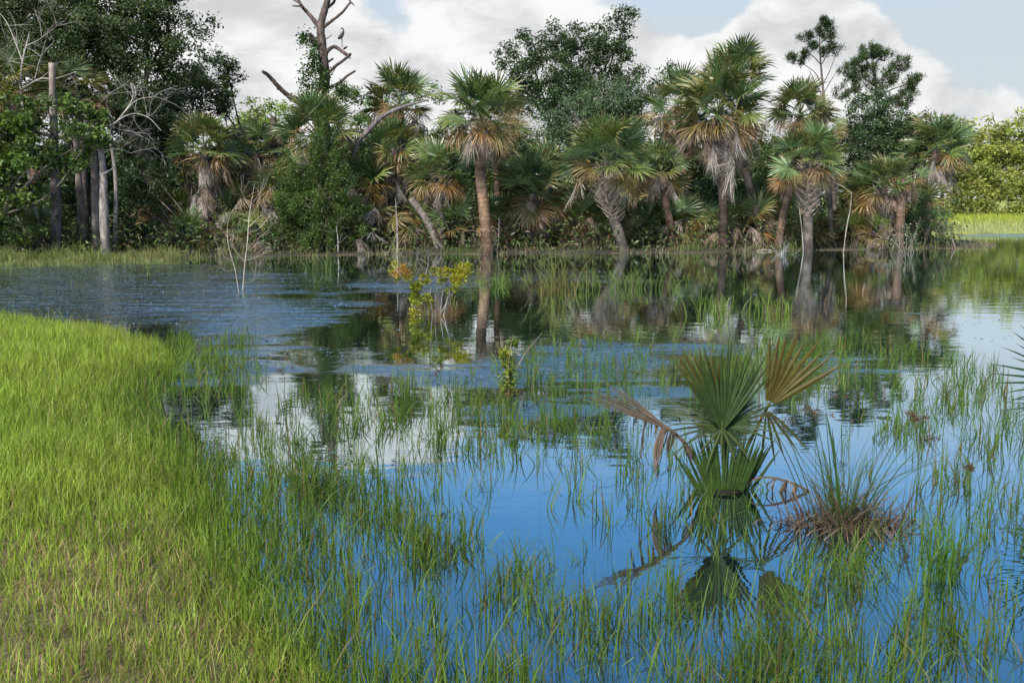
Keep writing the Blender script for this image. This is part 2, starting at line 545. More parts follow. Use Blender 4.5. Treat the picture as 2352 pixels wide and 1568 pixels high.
def frond_mesh(kind, i):
    mb = MB()
    if kind == 'green':
        lp = 0.90; pet = [(0, 0, 0), (lp * .5, 0, .05), (lp, 0, .02)]
        g = [(0.075, 0.128, 0.040), (0.10, 0.15, 0.058), (0.105, 0.143, 0.035), (0.145, 0.155, 0.045)][i % 4]
        fan(mb, (lp, 0, 0.02), 0.95, R(125), 32, g, (0.24, 0.18, 0.09), droop=[.10, .18, .28, .40][i % 4], fold=0.22, wid=1.15, tipr=[1.0, .95, .9, .8][i % 4])
        pc = (0.11, 0.14, 0.05)
    elif kind == 'brown':
        lp = 0.75; pet = [(0, 0, 0), (lp * .5, 0, .05), (lp, 0, -.03)]
        g = [(0.20, 0.145, 0.04), (0.25, 0.135, 0.045), (0.15, 0.14, 0.04)][i % 3]
        fan(mb, (lp, 0, -0.03), 0.95, R(105), 38, g, [(0.31, 0.20, 0.095), (0.34, 0.2, 0.10), (0.30, 0.21, .1)][i % 3], droop=[.45, .6, .5][i % 3], fold=0.15, wid=0.75, tipr=.6, wave=.03)
        pc = (0.20, 0.13, 0.06)
    else:
        lp = [.6, .8, .95][i // 2 % 3]; pet = [(0, 0, 0), (lp * .5, 0, .05), (lp, 0, -.10)]
        g = [(0.23, 0.19, 0.165), (0.31, 0.265, 0.24), (0.26, 0.19, 0.14)][i % 3]
        sp_ = [.42, .30, .60][i % 3]
        fr_ = np.array([[.30, 0, -1.0], [0, 1, 0], [1.0, 0, .30]])
        fan(mb, (lp, 0, -.10), [.85, .95, .7][i % 3], sp_, 22, g, np.array(g) * 1.2, droop=[.05, -.08, .12][i % 3], fold=-0.35, wid=1.25, tipr=.5, wave=.10, jl=.3, frame=fr_)
        fan(mb, (lp * .9, 0, -.05), .6, .9, 12, np.array(g) * .9, np.array(g) * 1.1, droop=.25, fold=-0.5, wid=.7, tipr=.5, wave=.12, jl=.35, frame=fr_)
        pc = g
    mb.tube(pet, [.022, .015, .012], 4, pc, cap=False)
    return mb.mesh(kind + '_frond', M_DRY if kind == 'dead' else M_PALM)


FR = {k: [frond_mesh(k, i) for i in range(n)] for k, n in (('green', 8), ('brown', 6), ('dead', 6))}


def boot_mesh():
    mb = MB()
    v = []
    for x, hw, th in ((0, .075, .02), (.16, .045, .018), (.42, .018, .008)):
        z = 0.03 + x * .28 if x < .3 else 0.03 + x * .42
        v += [(x, -hw, z - th), (x, hw, z - th), (x, hw, z + th), (x, -hw, z + th)]
    f = []
    for r in (0, 4):
        f += [[r + k, r + (k + 1) % 4, r + 4 + (k + 1) % 4, r + 4 + k] for k in range(4)]
    f += [[8, 9, 10, 11], [3, 2, 1, 0]]
    mb.add(v, np.array(f), np.repeat(tint((0.27, 0.215, 0.18), 3, .15), 4, axis=0))
    return mb.mesh('boot', M_DRY)


BOOT = boot_mesh()


def put(name, me, parent, loc, rot, sc):
    o = bpy.data.objects.new(name, me)
    col.objects.link(o)
    o.parent = parent
    o.location = tuple(float(x) for x in loc)
    o.rotation_euler = rot
    o.scale = (sc, sc, sc) if np.isscalar(sc) else sc
    return o


def frond_at(kind, parent, loc, az, el, sc, roll=None):
    roll = rng.uniform(-.95, .95) if roll is None else roll
    mt = Matrix.Rotation(az, 3, 'Z') @ Matrix.Rotation(-el, 3, 'Y') @ Matrix.Rotation(roll, 3, 'X')
    lst = FR[kind]
    return put('dead_frond' if kind == 'dead' else 'frond', lst[rng.integers(len(lst))], parent, loc, mt.to_euler(), sc)


def panicle(parent, at, spread, n, c):
    """branching sprays of flowers or fruit stalks"""
    mb = MB()
    at = np.asarray(at, float)
    ctr = at + rng.normal(0, 1, (n, 3)) * np.asarray(spread) * np.array([1, 1, 1])
    d = unit(rng.normal(size=(n, 3)) + np.array([0, 0, -.3]))
    mb.leaves(ctr, rng.uniform(.08, .2, n), .006, tint(c, n, .3), dirs=d)
    return tag(mb.build('flower_spray', M_DRY, parent), kind='stuff')


TRUNK_C = {'orange': [(0.11, .07, .05), (.18, .11, .07), (.25, .155, .095), (.13, .085, .062), (.22, .135, .085), (.12, .08, .06)],
           'dark': [(0.085, .055, .042), (.06, .045, .038), (.09, .058, .045), (.05, .04, .035), (.085, .07, .06)],
           'grey': [(0.10, .08, .065), (.14, .115, .1), (.15, .125, .105), (.13, .105, .09)],
           'brown': [(0.09, .055, .04), (.15, .095, .068), (.17, .115, .085), (.14, .10, .08)]}


def palm(label, path, D, r=.15, sc=1.0, green=18, brown=4, dead=10, skirt=0.7, tc='grey', boots=0, boot_from=.42, spray=None, lean=0.0, emax=84, emin=-10, group=None, name='cabbage_palm'):
    pts = [P(u, v, D + lean * i / max(1, len(path) - 1)) for i, (u, v) in enumerate(path)]
    b0 = pts[0].copy()
    g = gz(b0[0], b0[1])
    root = thing(name, label, 'palm tree', (b0[0], b0[1], max(g, 0)), group)
    b0[2] = min(g, b0[2]) - .12
    pts[0] = b0
    top = pts[-1]
    mb = MB()
    L = np.linalg.norm(np.diff(np.array(pts), axis=0), axis=1).sum()
    m = max(10, int(L / .055))
    sp = spline(pts, m)
    rr = r * (1.0 + .30 * np.exp(-np.linspace(0, L, m) / .25)) * (1 - .12 * np.linspace(0, 1, m)) * (1 + .035 * np.where(np.arange(m) % 3 == 0, 1, -.5)) * (1 + rng.uniform(-.03, .03, m))
    cc = np.array(TRUNK_C[tc]) * (1 + rng.uniform(-.1, .1))
    cf = np.stack([np.interp(np.linspace(0, 1, m), np.linspace(0, 1, len(cc)), cc[:, k]) for k in range(3)], -1) * (1 + rng.uniform(-.22, .22, (m, 1)))
    mb.tube(sp, rr, 12, cf, wob=.035)
    mb.build('trunk', M_PALMTRUNK, root, smooth=True)
    o3 = np.array(root.location)
    ga = rng.uniform(0, 6.28)
    sc *= .91 * rng.uniform(.95, 1.05)
    green, brown, dead = int(green * 1.12), int(brown * 1.35), int(dead * 1.35)
    for i in range(green):
        q = (i + .5) / green
        el = R(emax - (emax - emin) * q ** .85 + rng.uniform(-9, 9))
        frond_at('green', root, top - o3 + np.array([0, 0, .12 - .22 * q]), ga + i * 2.39996 + rng.uniform(-.3, .3), el, sc * rng.uniform(.88, 1.1) * (.9 if q < .15 else 1))
    for i in range(brown):
        frond_at('brown', root, top - o3 + np.array([0, 0, -.14]), ga + i * 2.39996 * 1.7 + rng.uniform(-.4, .4), R(rng.uniform(-40, 12)), sc * rng.uniform(.85, 1.05))
    for i in range(dead):
        z = rng.uniform(0, 1) ** 1.3 * skirt
        f = 1 - z / max(L, .1)
        pt = np.array([np.interp(f, np.linspace(0, 1, m), sp[:, k]) for k in range(3)])
        frond_at('dead', root, pt - o3 + np.array([0, 0, -.12]), ga + 1 + i * 2.39996 + rng.uniform(-.4, .4), R(rng.uniform(-38, 8)), sc * rng.uniform(.6, 1.05), rng.uniform(-.35, .35))
    for i in range(boots):
        f = boot_from + (.96 - boot_from) * i / max(1, boots - 1)
        pt = np.array([np.interp(f, np.linspace(0, 1, m), sp[:, k]) for k in range(3)])
        az = i * 2.39996
        mt = Matrix.Rotation(az, 3, 'Z') @ Matrix.Rotation(-R(18 + rng.uniform(-8, 8)), 3, 'Y')
        k = .75 + .5 * math.sin(math.pi * (i + 1) / (boots + 1)) * rng.uniform(.8, 1.1)
        put('boot', BOOT, root, pt - o3 + np.array([math.cos(az), math.sin(az), 0]) * r * .75, mt.to_euler(), k)
    for (u, v, s) in (spray or []):
        panicle(root, P(u, v, D - .7), (.28 * s, .2 * s, .16 * s), int(420 * s), (0.27, .195, .075) if s < 1.5 else (.22, .15, .06))
    return root


# ------------------------------------------------------------------ leafy trees


def scatter(lobes, per_vol, lo=6):
    out = []
    for (c, r) in lobes:
        n = max(lo, int(per_vol * r[0] * r[1] * r[2] * 4.19))
        d = unit(rng.normal(size=(n, 3)))
        rad = rng.uniform(0, 1, (n, 1)) ** (1 / 2.4)
        out.append(c + d * rad * r * (1 + .18 * np.sin(d[:, :1] * 7 + c[0]) + .15 * np.sin(d[:, 2:] * 9)))
    return out


def leafy(name, label, cat, base, lobes, leaf=.08, n_leaf=40, per_vol=2.2, LK=1.3, clump=.3, c=(.045, .085, .022), ck=.35, trunk_r=.2, trunk_c=(.16, .135, .11), stems=1, width=.42, flat=.75, part='crown', twig_every=3, group=None, mat=None, bare=0):
    """tree or shrub: trunk(s), limbs to each lobe, twigs to clumps, leaves round the clumps"""
    base = np.asarray(base, float)
    g = gz(base[0], base[1])
    root = thing(name, label, cat, (base[0], base[1], max(g, 0)), group)
    base = np.array([base[0], base[1], g - .1])
    mb = MB(); cr = MB()
    cls = scatter(lobes, per_vol)
    low = min(c_[2] - r_[2] for c_, r_ in lobes)
    mean = np.mean([c_ for c_, r_ in lobes], axis=0)
    hub = base + (mean - base) * .5; hub[:2] = base[:2] + (mean[:2] - base[:2]) * .3
    if stems == 1:
        mb.tube([base, (base + hub) / 2 + np.array([rng.normal(0, .08), rng.normal(0, .08), 0]), hub], [trunk_r * 1.2, trunk_r * .9, trunk_r * .75], 10, trunk_c, n=14, wob=.07)
    for (ctr, r), cl in zip(lobes, cls):
        if stems > 1:
            st = base + np.array([rng.normal(0, .15), rng.normal(0, .1), 0]); fork = st + (ctr - st) * .45; fork[:2] = st[:2] + (ctr[:2] - st[:2]) * .25
            rt = trunk_r * .6
            mb.tube([st, (st + fork) / 2 + rng.normal(0, .04, 3), fork, ctr], [rt * 1.1, rt * .85, rt * .6, rt * .22], 7, np.array(trunk_c) * rng.uniform(.85, 1.15), n=12, wob=.08)
        else:
            rt = trunk_r * .42 * rng.uniform(.8, 1)
            fork = hub + (ctr - hub) * .5 + rng.normal(0, .25, 3)
            mb.tube([hub - np.array([0, 0, .2]), fork, ctr], [rt, rt * .6, rt * .2], 6, np.array(trunk_c) * rng.uniform(.85, 1.15), n=12, wob=.1)
        for j in range(0, len(cl), twig_every):
            e = cl[j]
            s0 = ctr + (fork - ctr) * rng.uniform(0, .4)
            mid = (s0 + e) / 2 + np.array([0, 0, .08 * np.linalg.norm(e - s0)])
            mb.tube([s0, mid, e], [max(.010, rt * .12), .009, .004], 4, np.array(trunk_c) * rng.uniform(.8, 1.2), n=5, cap=False)
        n = int(n_leaf * 1.75)
        m = len(cl)
        ct = tint(np.array(c) * 1.3, m, ck, .1)
        off = unit(rng.normal(0, 1, (m, n, 3))) * rng.uniform(0, 1.75, (m, n, 1)) ** .75 * clump * np.array([1, 1, flat])
        pos = (cl[:, None] + off).reshape(-1, 3)
        cc = np.repeat(ct, n, axis=0) * (1 + rng.uniform(-.3, .3, (m * n, 1)))
        ll = leaf * LK * rng.uniform(.65, 1.35, m * n)
        cr.leaves(pos, ll, ll * width * .62, cc)
    mb.build('trunk', M_BARK, root, smooth=True)
    tag(cr.build(part, mat or M_LEAF, root), kind=None)
    return root


def LB(u, v, D, ru, rv, rd=None):
    """crown lobe from photo position and half sizes in photo px, at distance D"""
    s = D / F
    return (P(u, v, D), np.array([ru * s, rd if rd else (ru + rv) * .5 * s, rv * s]))


# --- oaks on the left
leafy('oak_tree', 'huge dark live oak filling the upper left corner behind the grey trunks', 'tree', (-12.6, 37, 0),
      [LB(-60, 60, 37, 170, 160), LB(120, 40, 36, 150, 120), LB(270, 70, 36, 140, 120), LB(390, 60, 36, 85, 85), LB(400, 170, 36.5, 70, 65), LB(300, 230, 36, 110, 90), LB(120, 180, 37, 150, 110), LB(-80, 260, 37, 120, 120), LB(340, -60, 36, 130, 80), LB(100, -110, 36, 180, 80), LB(-150, -60, 37, 150, 100)],
      leaf=.09, n_leaf=62, per_vol=4.2, clump=.30, c=(.046, .068, .024), trunk_r=.34)
leafy('oak_tree', 'dark rounded oak behind the short skirted palm, right of the huge oak', 'tree', (-9.6, 42, 0),
      [LB(470, 190, 42, 70, 60), LB(520, 155, 42, 32, 45), LB(410, 250, 41, 70, 70), LB(510, 240, 42, 45, 45), LB(360, 330, 40, 70, 80)],
      leaf=.09, n_leaf=50, per_vol=8, clump=.26, c=(.042, .066, .026), trunk_r=.2)
leafy('laurel_tree', 'bright glossy green leafy tree at the left edge in front of the grey trunks', 'tree', (-16.4, 31.3, 0),
      [LB(40, 280, 31, 110, 60), LB(170, 270, 31.2, 80, 45), LB(20, 350, 31, 110, 60), LB(110, 350, 31, 70, 45), LB(-20, 450, 31, 100, 80), LB(50, 440, 31, 60, 50), LB(10, 520, 31.2, 70, 60), LB(-80, 350, 31, 110, 120), LB(235, 300, 31.4, 30, 35), LB(205, 320, 31.2, 48, 42), LB(180, 372, 31.3, 40, 24)],
      leaf=.11, n_leaf=42, per_vol=3.6, clump=.24, c=(.052, .084, .014), trunk_r=.13, width=.5)
leafy('oak_shrub', 'dark green oak thicket to the right of the two grey trunks', 'shrub', (-11.0, 34.5, 0),
      [LB(310, 470, 34.5, 55, 85), LB(350, 400, 35, 60, 80), LB(290, 390, 35, 40, 80), LB(330, 540, 34.2, 50, 35), LB(160, 470, 36.5, 120, 90), LB(200, 380, 36.5, 100, 60)],
      leaf=.085, n_leaf=52, per_vol=5, clump=.24, c=(.034, .056, .018), trunk_r=.07, stems=4)
# --- wax myrtle bush
leafy('wax_myrtle_bush', 'dense conical dark green bush at the waterline left of centre', 'bush', (-6.6, 34.6, 0),
      [LB(735, 345, 34.6, 55, 50), LB(745, 300, 34.6, 28, 28), LB(690, 400, 34.5, 60, 50), LB(775, 400, 34.5, 50, 55), LB(730, 460, 34.4, 95, 60), LB(660, 490, 34.4, 45, 60), LB(800, 490, 34.4, 42, 60), LB(730, 535, 34.3, 105, 36), LB(625, 545, 34.3, 22, 25)],
      leaf=.062, n_leaf=58, per_vol=15, clump=.14, c=(.045, .075, .013), trunk_r=.04, stems=6, width=.36, flat=1.5)
# --- oaks in the middle
leafy('oak_tree', 'tall dark oak rising behind the palms in the middle', 'tree', (2.9, 47, 0),
      [LB(1220, 130, 46, 60, 60), LB(1290, 100, 46, 70, 55), LB(1380, 110, 46, 70, 70), LB(1440, 30, 46, 26, 26), LB(1430, 75, 46, 34, 40), LB(1160, 135, 46, 32, 42), LB(1320, 180, 46, 120, 60), LB(1440, 170, 46, 40, 60), LB(1200, 210, 46, 70, 60), LB(1280, 260, 45, 90, 70), LB(1545, 175, 47, 40, 28)],
      leaf=.10, n_leaf=42, per_vol=4.6, clump=.27, c=(.042, .070, .024), trunk_r=.24)
leafy('oak_tree', 'paler grey green oak with bare twigs below the tall middle oak', 'tree', (3.9, 42, 0),
      [LB(1390, 230, 42, 90, 60), LB(1330, 280, 41.5, 80, 60), LB(1450, 260, 42, 70, 60), LB(1400, 320, 41, 100, 50), LB(1280, 320, 41, 60, 60), LB(1500, 210, 42.5, 50, 45)],
      leaf=.08, n_leaf=44, per_vol=7.0, clump=.27, c=(.06, .092, .04), trunk_r=.15, trunk_c=(.28, .25, .22), twig_every=1)
leafy('oak_tree', 'rounded dark green oak below the broad pine on the right', 'tree', (14.6, 41.5, 0),
      [LB(2000, 260, 41.5, 65, 50), LB(1960, 310, 41.5, 55, 55), LB(2040, 320, 41.5, 65, 60), LB(2090, 300, 41.5, 40, 50), LB(2000, 380, 41, 80, 55), LB(2060, 390, 41, 60, 60), LB(1940, 420, 41, 40, 60)],
      leaf=.085, n_leaf=44, per_vol=11, clump=.24, c=(.045, .072, .027), trunk_r=.15)
leafy('willow_shrub', 'loose dark green shrub at the water on the right end of the palms', 'shrub', (16.9, 38.2, 0),
      [LB(2140, 480, 38.2, 45, 55), LB(2110, 440, 38.6, 40, 45), LB(2165, 520, 38, 34, 32), LB(2100, 500, 38.4, 40, 45)],
      leaf=.075, n_leaf=34, per_vol=8, clump=.2, c=(.045, .085, .03), trunk_r=.03, stems=5, width=.3)

# --- far trees beyond the meadow; sunlight is put into their paler leaf colour
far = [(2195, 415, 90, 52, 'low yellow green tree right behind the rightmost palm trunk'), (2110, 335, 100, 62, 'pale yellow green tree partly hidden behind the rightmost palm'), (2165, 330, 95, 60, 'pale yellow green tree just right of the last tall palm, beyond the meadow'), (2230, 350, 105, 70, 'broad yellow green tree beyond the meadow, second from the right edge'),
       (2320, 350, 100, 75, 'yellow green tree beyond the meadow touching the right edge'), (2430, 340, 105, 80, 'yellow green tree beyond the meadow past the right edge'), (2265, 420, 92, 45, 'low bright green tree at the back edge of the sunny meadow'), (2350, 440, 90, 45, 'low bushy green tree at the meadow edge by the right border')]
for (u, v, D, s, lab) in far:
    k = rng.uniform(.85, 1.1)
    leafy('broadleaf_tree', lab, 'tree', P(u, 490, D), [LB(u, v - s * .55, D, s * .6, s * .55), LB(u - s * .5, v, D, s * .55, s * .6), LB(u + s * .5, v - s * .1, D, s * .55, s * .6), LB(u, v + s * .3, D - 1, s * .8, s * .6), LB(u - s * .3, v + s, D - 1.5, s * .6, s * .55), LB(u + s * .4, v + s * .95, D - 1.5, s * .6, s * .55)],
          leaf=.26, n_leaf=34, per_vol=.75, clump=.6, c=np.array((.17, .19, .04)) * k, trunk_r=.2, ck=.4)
leafy('broadleaf_tree', 'bright yellow green tree showing between the oak and the dead snag', 'tree', P(590, 520, 60), [LB(590, 255, 60, 50, 35), LB(640, 245, 60, 40, 25), LB(560, 290, 60, 50, 40), LB(640, 300, 60, 60, 50)], leaf=.16, n_leaf=40, per_vol=1.0, clump=.4, c=(.13, .18, .035), trunk_r=.15)
leafy('broadleaf_tree', 'light green tree top right behind the vine covered snag', 'tree', P(830, 520, 56), [LB(815, 225, 56, 26, 22), LB(850, 250, 56, 40, 30), LB(800, 280, 56, 45, 40), LB(960, 215, 58, 50, 25), LB(900, 260, 57, 60, 40)], leaf=.13, n_leaf=40, per_vol=1.5, clump=.32, c=(.085, .14, .032), trunk_r=.13)

# --- understorey shrubs that close the gaps between the palms
und = [(420, 470, 40, 60, 'dark understorey shrub behind the short skirted palm on the left'), (575, 460, 39, 60, 'dark understorey shrub left of the conical bush'), (860, 480, 40, 60, 'dark understorey shrub just right of the conical bush'),
       (1090, 470, 41, 60, 'dark understorey shrub left of the orange trunked palm'), (1180, 380, 42, 70, 'dark green shrub right of the orange trunk, high behind the low palm'), (1340, 450, 41, 70, 'dark understorey shrub behind the hanging dead frond'), (1470, 470, 40.5, 60, 'dark understorey shrub right of the booted leaning palm'),
       (1600, 450, 40.5, 70, 'dark understorey shrub left of the tall straight dark trunk'), (1700, 460, 41, 70, 'green understorey shrub between the two tall trunks'), (1775, 440, 40.5, 60, 'fresh green shrub between the crossing palm trunks'), (1950, 480, 40, 70, 'dark understorey shrub behind the leaning dead stick'), (2090, 470, 41, 60, 'dark understorey shrub behind the right hand trunks'),
       (640, 350, 45, 70, 'mid green tree filling the gap left of the snag'), (780, 340, 45, 70, 'mid green tree behind the palm under the snag'), (900, 330, 45, 75, 'mid green tree behind the slanting grey limb'), (1010, 330, 45, 70, 'mid green tree behind and left of the orange trunked palm'), (540, 370, 44, 70, 'mid green tree behind the small half hidden palm'), (1560, 360, 45, 75, 'mid green tree behind the slim leaning palm'), (1790, 350, 45, 70, 'mid green tree behind the palm with tan sprays')]
for k, (u, v, D, s, lab) in enumerate(und):
    c_ = (.042, .07, .021) if k not in (8, 9) else (.06, .105, .022)
    if k > 11: c_ = (.062, .092, .03)
    leafy('understorey_shrub', lab, 'shrub', P(u, 550, D), [LB(u, v, D, s, s * .75), LB(u - s * .5, v + s * .6, D, s * .7, s * .5), LB(u + s * .5, v + s * .5, D, s * .7, s * .6)], leaf=.10, n_leaf=40, per_vol=9, clump=.25, c=c_, trunk_r=.05, stems=3)
# the wood farther back, one dark mass
wm = MB()
n = 42000
wx_ = rng.uniform(-34, 17, n); wy_ = rng.uniform(52, 60, n)
wz_ = rng.uniform(0, 1, n) ** .8 * (4.4 + 1.0 * wav(wx_, wy_ * 0, .5) + .6 * wav(wx_, 0 * wx_, 1.7, 1))
ll = rng.uniform(.3, .6, n)
wm.leaves(np.stack([wx_, wy_, wz_ + .1], -1), ll, ll * .3, tint((.055, .085, .028), n, .5))
tag(wm.build('woodland', M_LEAF), 'dark mass of the wood far behind the palms', 'wood', kind='stuff')

um = MB()
n = 90000
ux = rng.uniform(-26, 18, n); uy = rng.uniform(29.5, 50, n)
uz = np.abs(rng.normal(0, .55, n)) * (1 + .5 * wav(ux, uy, .9))
ok = poly_dist(np.stack([ux, uy], -1), SHORE) > .25 + rng.uniform(0, .8, n)
ux, uy, uz = ux[ok], uy[ok], uz[ok]; n = len(ux)
ll = rng.uniform(.10, .24, n)
uc = tint((.07, .10, .03), n, .5); tn = rng.uniform(0, 1, n) < .28; uc[tn] = tint((.20, .14, .08), tn.sum(), .4)
um.leaves(np.stack([ux, uy, height(np.stack([ux, uy], -1)) + uz], -1), ll, ll * np.where(tn, .10, .25), uc)
tag(um.build('undergrowth', M_LEAF), 'low dark undergrowth on the forest floor under the palms', 'undergrowth', kind='stuff')

# ------------------------------------------------------------------ palms
palm('short palm with a long grey skirt of dead fronds, left of the conical bush', [(470, 558), (472, 450), (470, 345)], 36, .17, .95, 22, 5, 26, 1.9, 'grey')
palm('small palm half hidden between the skirted palm and the conical bush', [(602, 556), (596, 450), (590, 350)], 38, .14, .8, 15, 5, 10, 1.2, 'grey')
palm('palm whose crown opens just above the conical bush, below the snag', [(738, 556), (734, 420), (732, 312)], 36.5, .16, 1.05, 22, 6, 12, 1.0, 'brown')
palm('palm with ragged brown skirt behind, left of the big centre palm', [(932, 553), (925, 400), (918, 240)], 40, .17, 1.05, 15, 9, 20, 2.0, 'brown')
palm('big centre palm with an orange brown trunk standing at the waterline', [(1120, 583), (1112, 480), (1103, 390), (1108, 272)], 34.2, .20, 1.14, 22, 8, 9, .35, 'orange', boots=22, boot_from=.80, spray=[(1150, 285, 1.7), (1175, 275, 1.2), (1120, 290, .8)])
palm('dark thin palm close behind the orange trunked centre palm', [(1150, 552), (1142, 430), (1140, 290)], 38.2, .14, .8, 12, 6, 12, .6, 'brown')
palm('mid height palm right of the conical bush with grey hanging fronds', [(892, 556), (900, 450), (908, 345)], 38, .15, .85, 18, 4, 14, 1.4, 'grey')
palm('low palm with yellow orange fronds left of the orange trunk', [(1012, 552), (1012, 480), (1010, 405)], 36, .17, .95, 16, 12, 8, .7, 'grey', boots=26)
palm('leaning palm with a criss cross booted trunk at the waterline', [(1436, 580), (1418, 525), (1396, 460), (1394, 372)], 35.2, .19, 1.12, 24, 5, 6, .3, 'grey', boots=84, spray=[(1440, 415, .8), (1425, 405, .6)])
frond_at('dead', bpy.data.objects['cabbage_palm.008'], P(1365, 408, 35.0) - np.array(bpy.data.objects['cabbage_palm.008'].location), R(190), R(0), 1.0, 0.0)
palm('low bushy palm with brown drooping fronds right of the orange trunk', [(1230, 552), (1228, 500), (1225, 445)], 37, .17, 1.05, 18, 12, 18, .8, 'grey')
palm('slim palm leaning left with a hanging grey bunch of dead fronds', [(1553, 554), (1530, 470), (1518, 395)], 37, .15, .72, 10, 4, 14, .6, 'brown')
palm('brown crowned palm behind, left of the tall straight palm', [(1585, 552), (1570, 400), (1556, 245)], 39.2, .15, 1.05, 11, 9, 14, 1.2, 'brown')
palm('tall straight palm with a dark trunk and a wide grey skirt', [(1662, 574), (1660, 430), (1652, 262)], 36.6, .165, 1.28, 26, 8, 24, 1.2, 'dark', spray=[(1690, 290, 1.3), (1640, 300, .8)])
palm('tallest palm, its trunk curving left above the water', [(1754, 558), (1732, 470), (1706, 350), (1698, 178)], 38.2, .155, .98, 20, 3, 20, 2.1, 'grey', spray=[(1730, 300, 1.0)])
palm('tall palm with tan flower sprays below the thin pine', [(1852, 551), (1846, 420), (1838, 262)], 39.2, .14, .98, 20, 5, 16, 1.0, 'grey', spray=[(1800, 290, .9), (1870, 285, 1.0)])
palm('palm with a shaggy booted trunk below the crown with tan sprays', [(1856, 574), (1856, 480), (1858, 368)], 35.8, .18, .95, 20, 5, 8, .5, 'grey', boots=64, spray=[(1835, 410, .6)])
palm('brown headed palm leaning right across the shaggy booted one', [(1786, 557), (1800, 490), (1825, 398)], 37.2, .15, .72, 3, 8, 10, .5, 'brown')
palm('thin palm with a drooping brown head right of the shaggy booted one', [(1914, 549), (1906, 470), (1898, 372)], 38, .10, .75, 4, 8, 10, .5, 'grey')
palm('slender palm with a dry crown high between the spray palm and oak', [(1925, 547), (1912, 420), (1893, 300)], 40, .10, .75, 5, 8, 10, .5, 'grey')
palm('short palm with pale dead fronds right of the leaning dead stick', [(2030, 548), (2030, 490), (2028, 430)], 37.6, .17, .9, 15, 8, 16, .9, 'grey', boots=20)
palm('palm with a smooth straight brown trunk, second from the right', [(2066, 556), (2070, 480), (2082, 408)], 37, .165, .62, 6, 4, 8, .4, 'brown')
palm('rightmost palm with a green crown against the sunny trees', [(2130, 545), (2130, 440), (2152, 345)], 39.8, .15, 1.05, 20, 6, 16, .9, 'brown', spray=[(2165, 370, .8)])
palm('palm crown behind bare white branches at the left edge', [(92, 566), (80, 400), (45, 210)], 34, .17, 1.1, 16, 8, 12, .8, 'brown')
palm('palm with orange fronds behind the broken grey pine trunk', [(196, 566), (190, 400), (180, 220)], 34.6, .16, .95, 8, 9, 8, .8, 'grey')
palm('dead palm with a bristly grey head left of the snag', [(640, 553), (632, 400), (628, 268)], 38.5, .13, .7, 0, 0, 16, .5, 'grey')

# low stemless palmettos along the shore
low = [(515, 530, 35.4, .75, 6, 2, 4, 'stemless palmetto at the waterline under the grey skirted palm'), (425, 540, 34.6, .8, 3, 3, 5, 'low half dead palmetto left of the bare sapling'), (585, 535, 34.8, .8, 2, 2, 6, 'dry tan palmetto tuft behind the bare sapling'),
       (1490, 520, 38, 1.1, 5, 4, 8, 'brown palmetto right of the booted leaning palm'), (1575, 500, 38.2, 1.1, 8, 3, 8, 'dark palmetto left of the tall straight trunk'), (1705, 500, 38.4, 1.1, 7, 4, 6, 'palmetto between the two tall trunks'), (1330, 500, 37.5, 1.1, 4, 4, 8, 'dry palmetto behind the low bushy palm'),
       (1990, 450, 39, 1.1, 8, 3, 4, 'dark green palmetto high behind the leaning stick'), (610, 440, 37, 1.2, 6, 5, 6, 'palmetto with orange fans left of the conical bush'), (1190, 420, 39, 1.2, 9, 3, 2, 'green palmetto right of the orange trunk'), (1060, 500, 36.4, 1.0, 5, 4, 4, 'small palmetto at the foot of the orange trunk'), (1760, 480, 39, 1.0, 6, 2, 5, 'small palmetto behind the crossing palm trunks'), (825, 535, 34.4, .6, 0, 0, 5, 'pale dead fan drooping at the foot of the conical bush'), (90, 520, 33, .9, 6, 3, 4, 'palmetto in the shade behind the broken grey pine'), (2030, 530, 36.8, .7, 2, 3, 6, 'dry palmetto tuft beside the smooth brown trunk'), (1440, 455, 38.5, 1.1, 5, 3, 3, 'palmetto fans behind the booted leaning trunk'),
       (385, 480, 36.5, 1.0, 5, 5, 5, 'tan and green palmetto at the right edge of the oak thicket'), (545, 480, 36.8, 1.0, 4, 6, 8, 'tangled tan palmetto right of the grey skirted palm'), (868, 480, 36.6, 1.0, 5, 6, 7, 'palmetto with tan hanging fans just right of the conical bush'), (965, 500, 37, 1.0, 4, 6, 6, 'palmetto behind the leaning grey log'), (1290, 480, 38, 1.0, 5, 6, 8, 'tangled palmetto right of the low bushy palm'), (1390, 515, 37.4, .9, 4, 4, 8, 'dry palmetto behind the foot of the booted leaning palm'),
       (1635, 520, 38, .9, 4, 5, 7, 'dry palmetto left of the tall straight trunk foot'), (1850, 510, 38.6, .9, 3, 5, 6, 'dry palmetto behind the shaggy booted trunk'), (1965, 520, 38.2, .9, 4, 4, 6, 'palmetto right of the leaning dead stick'), (1130, 500, 37.6, 1.0, 5, 6, 7, 'tan palmetto close behind the orange trunk'), (660, 400, 37.4, 1.1, 6, 6, 5, 'palmetto at the left shoulder of the conical bush'), (820, 410, 37.4, 1.1, 6, 6, 6, 'palmetto at the right shoulder of the conical bush'), (1500, 420, 39, 1.1, 6, 5, 6, 'palmetto left of the slim leaning palm'), (2100, 470, 39, 1.0, 5, 4, 5, 'palmetto behind the smooth brown trunk'), (1250, 400, 40, 1.2, 7, 5, 4, 'palmetto high behind the low bushy palm')]
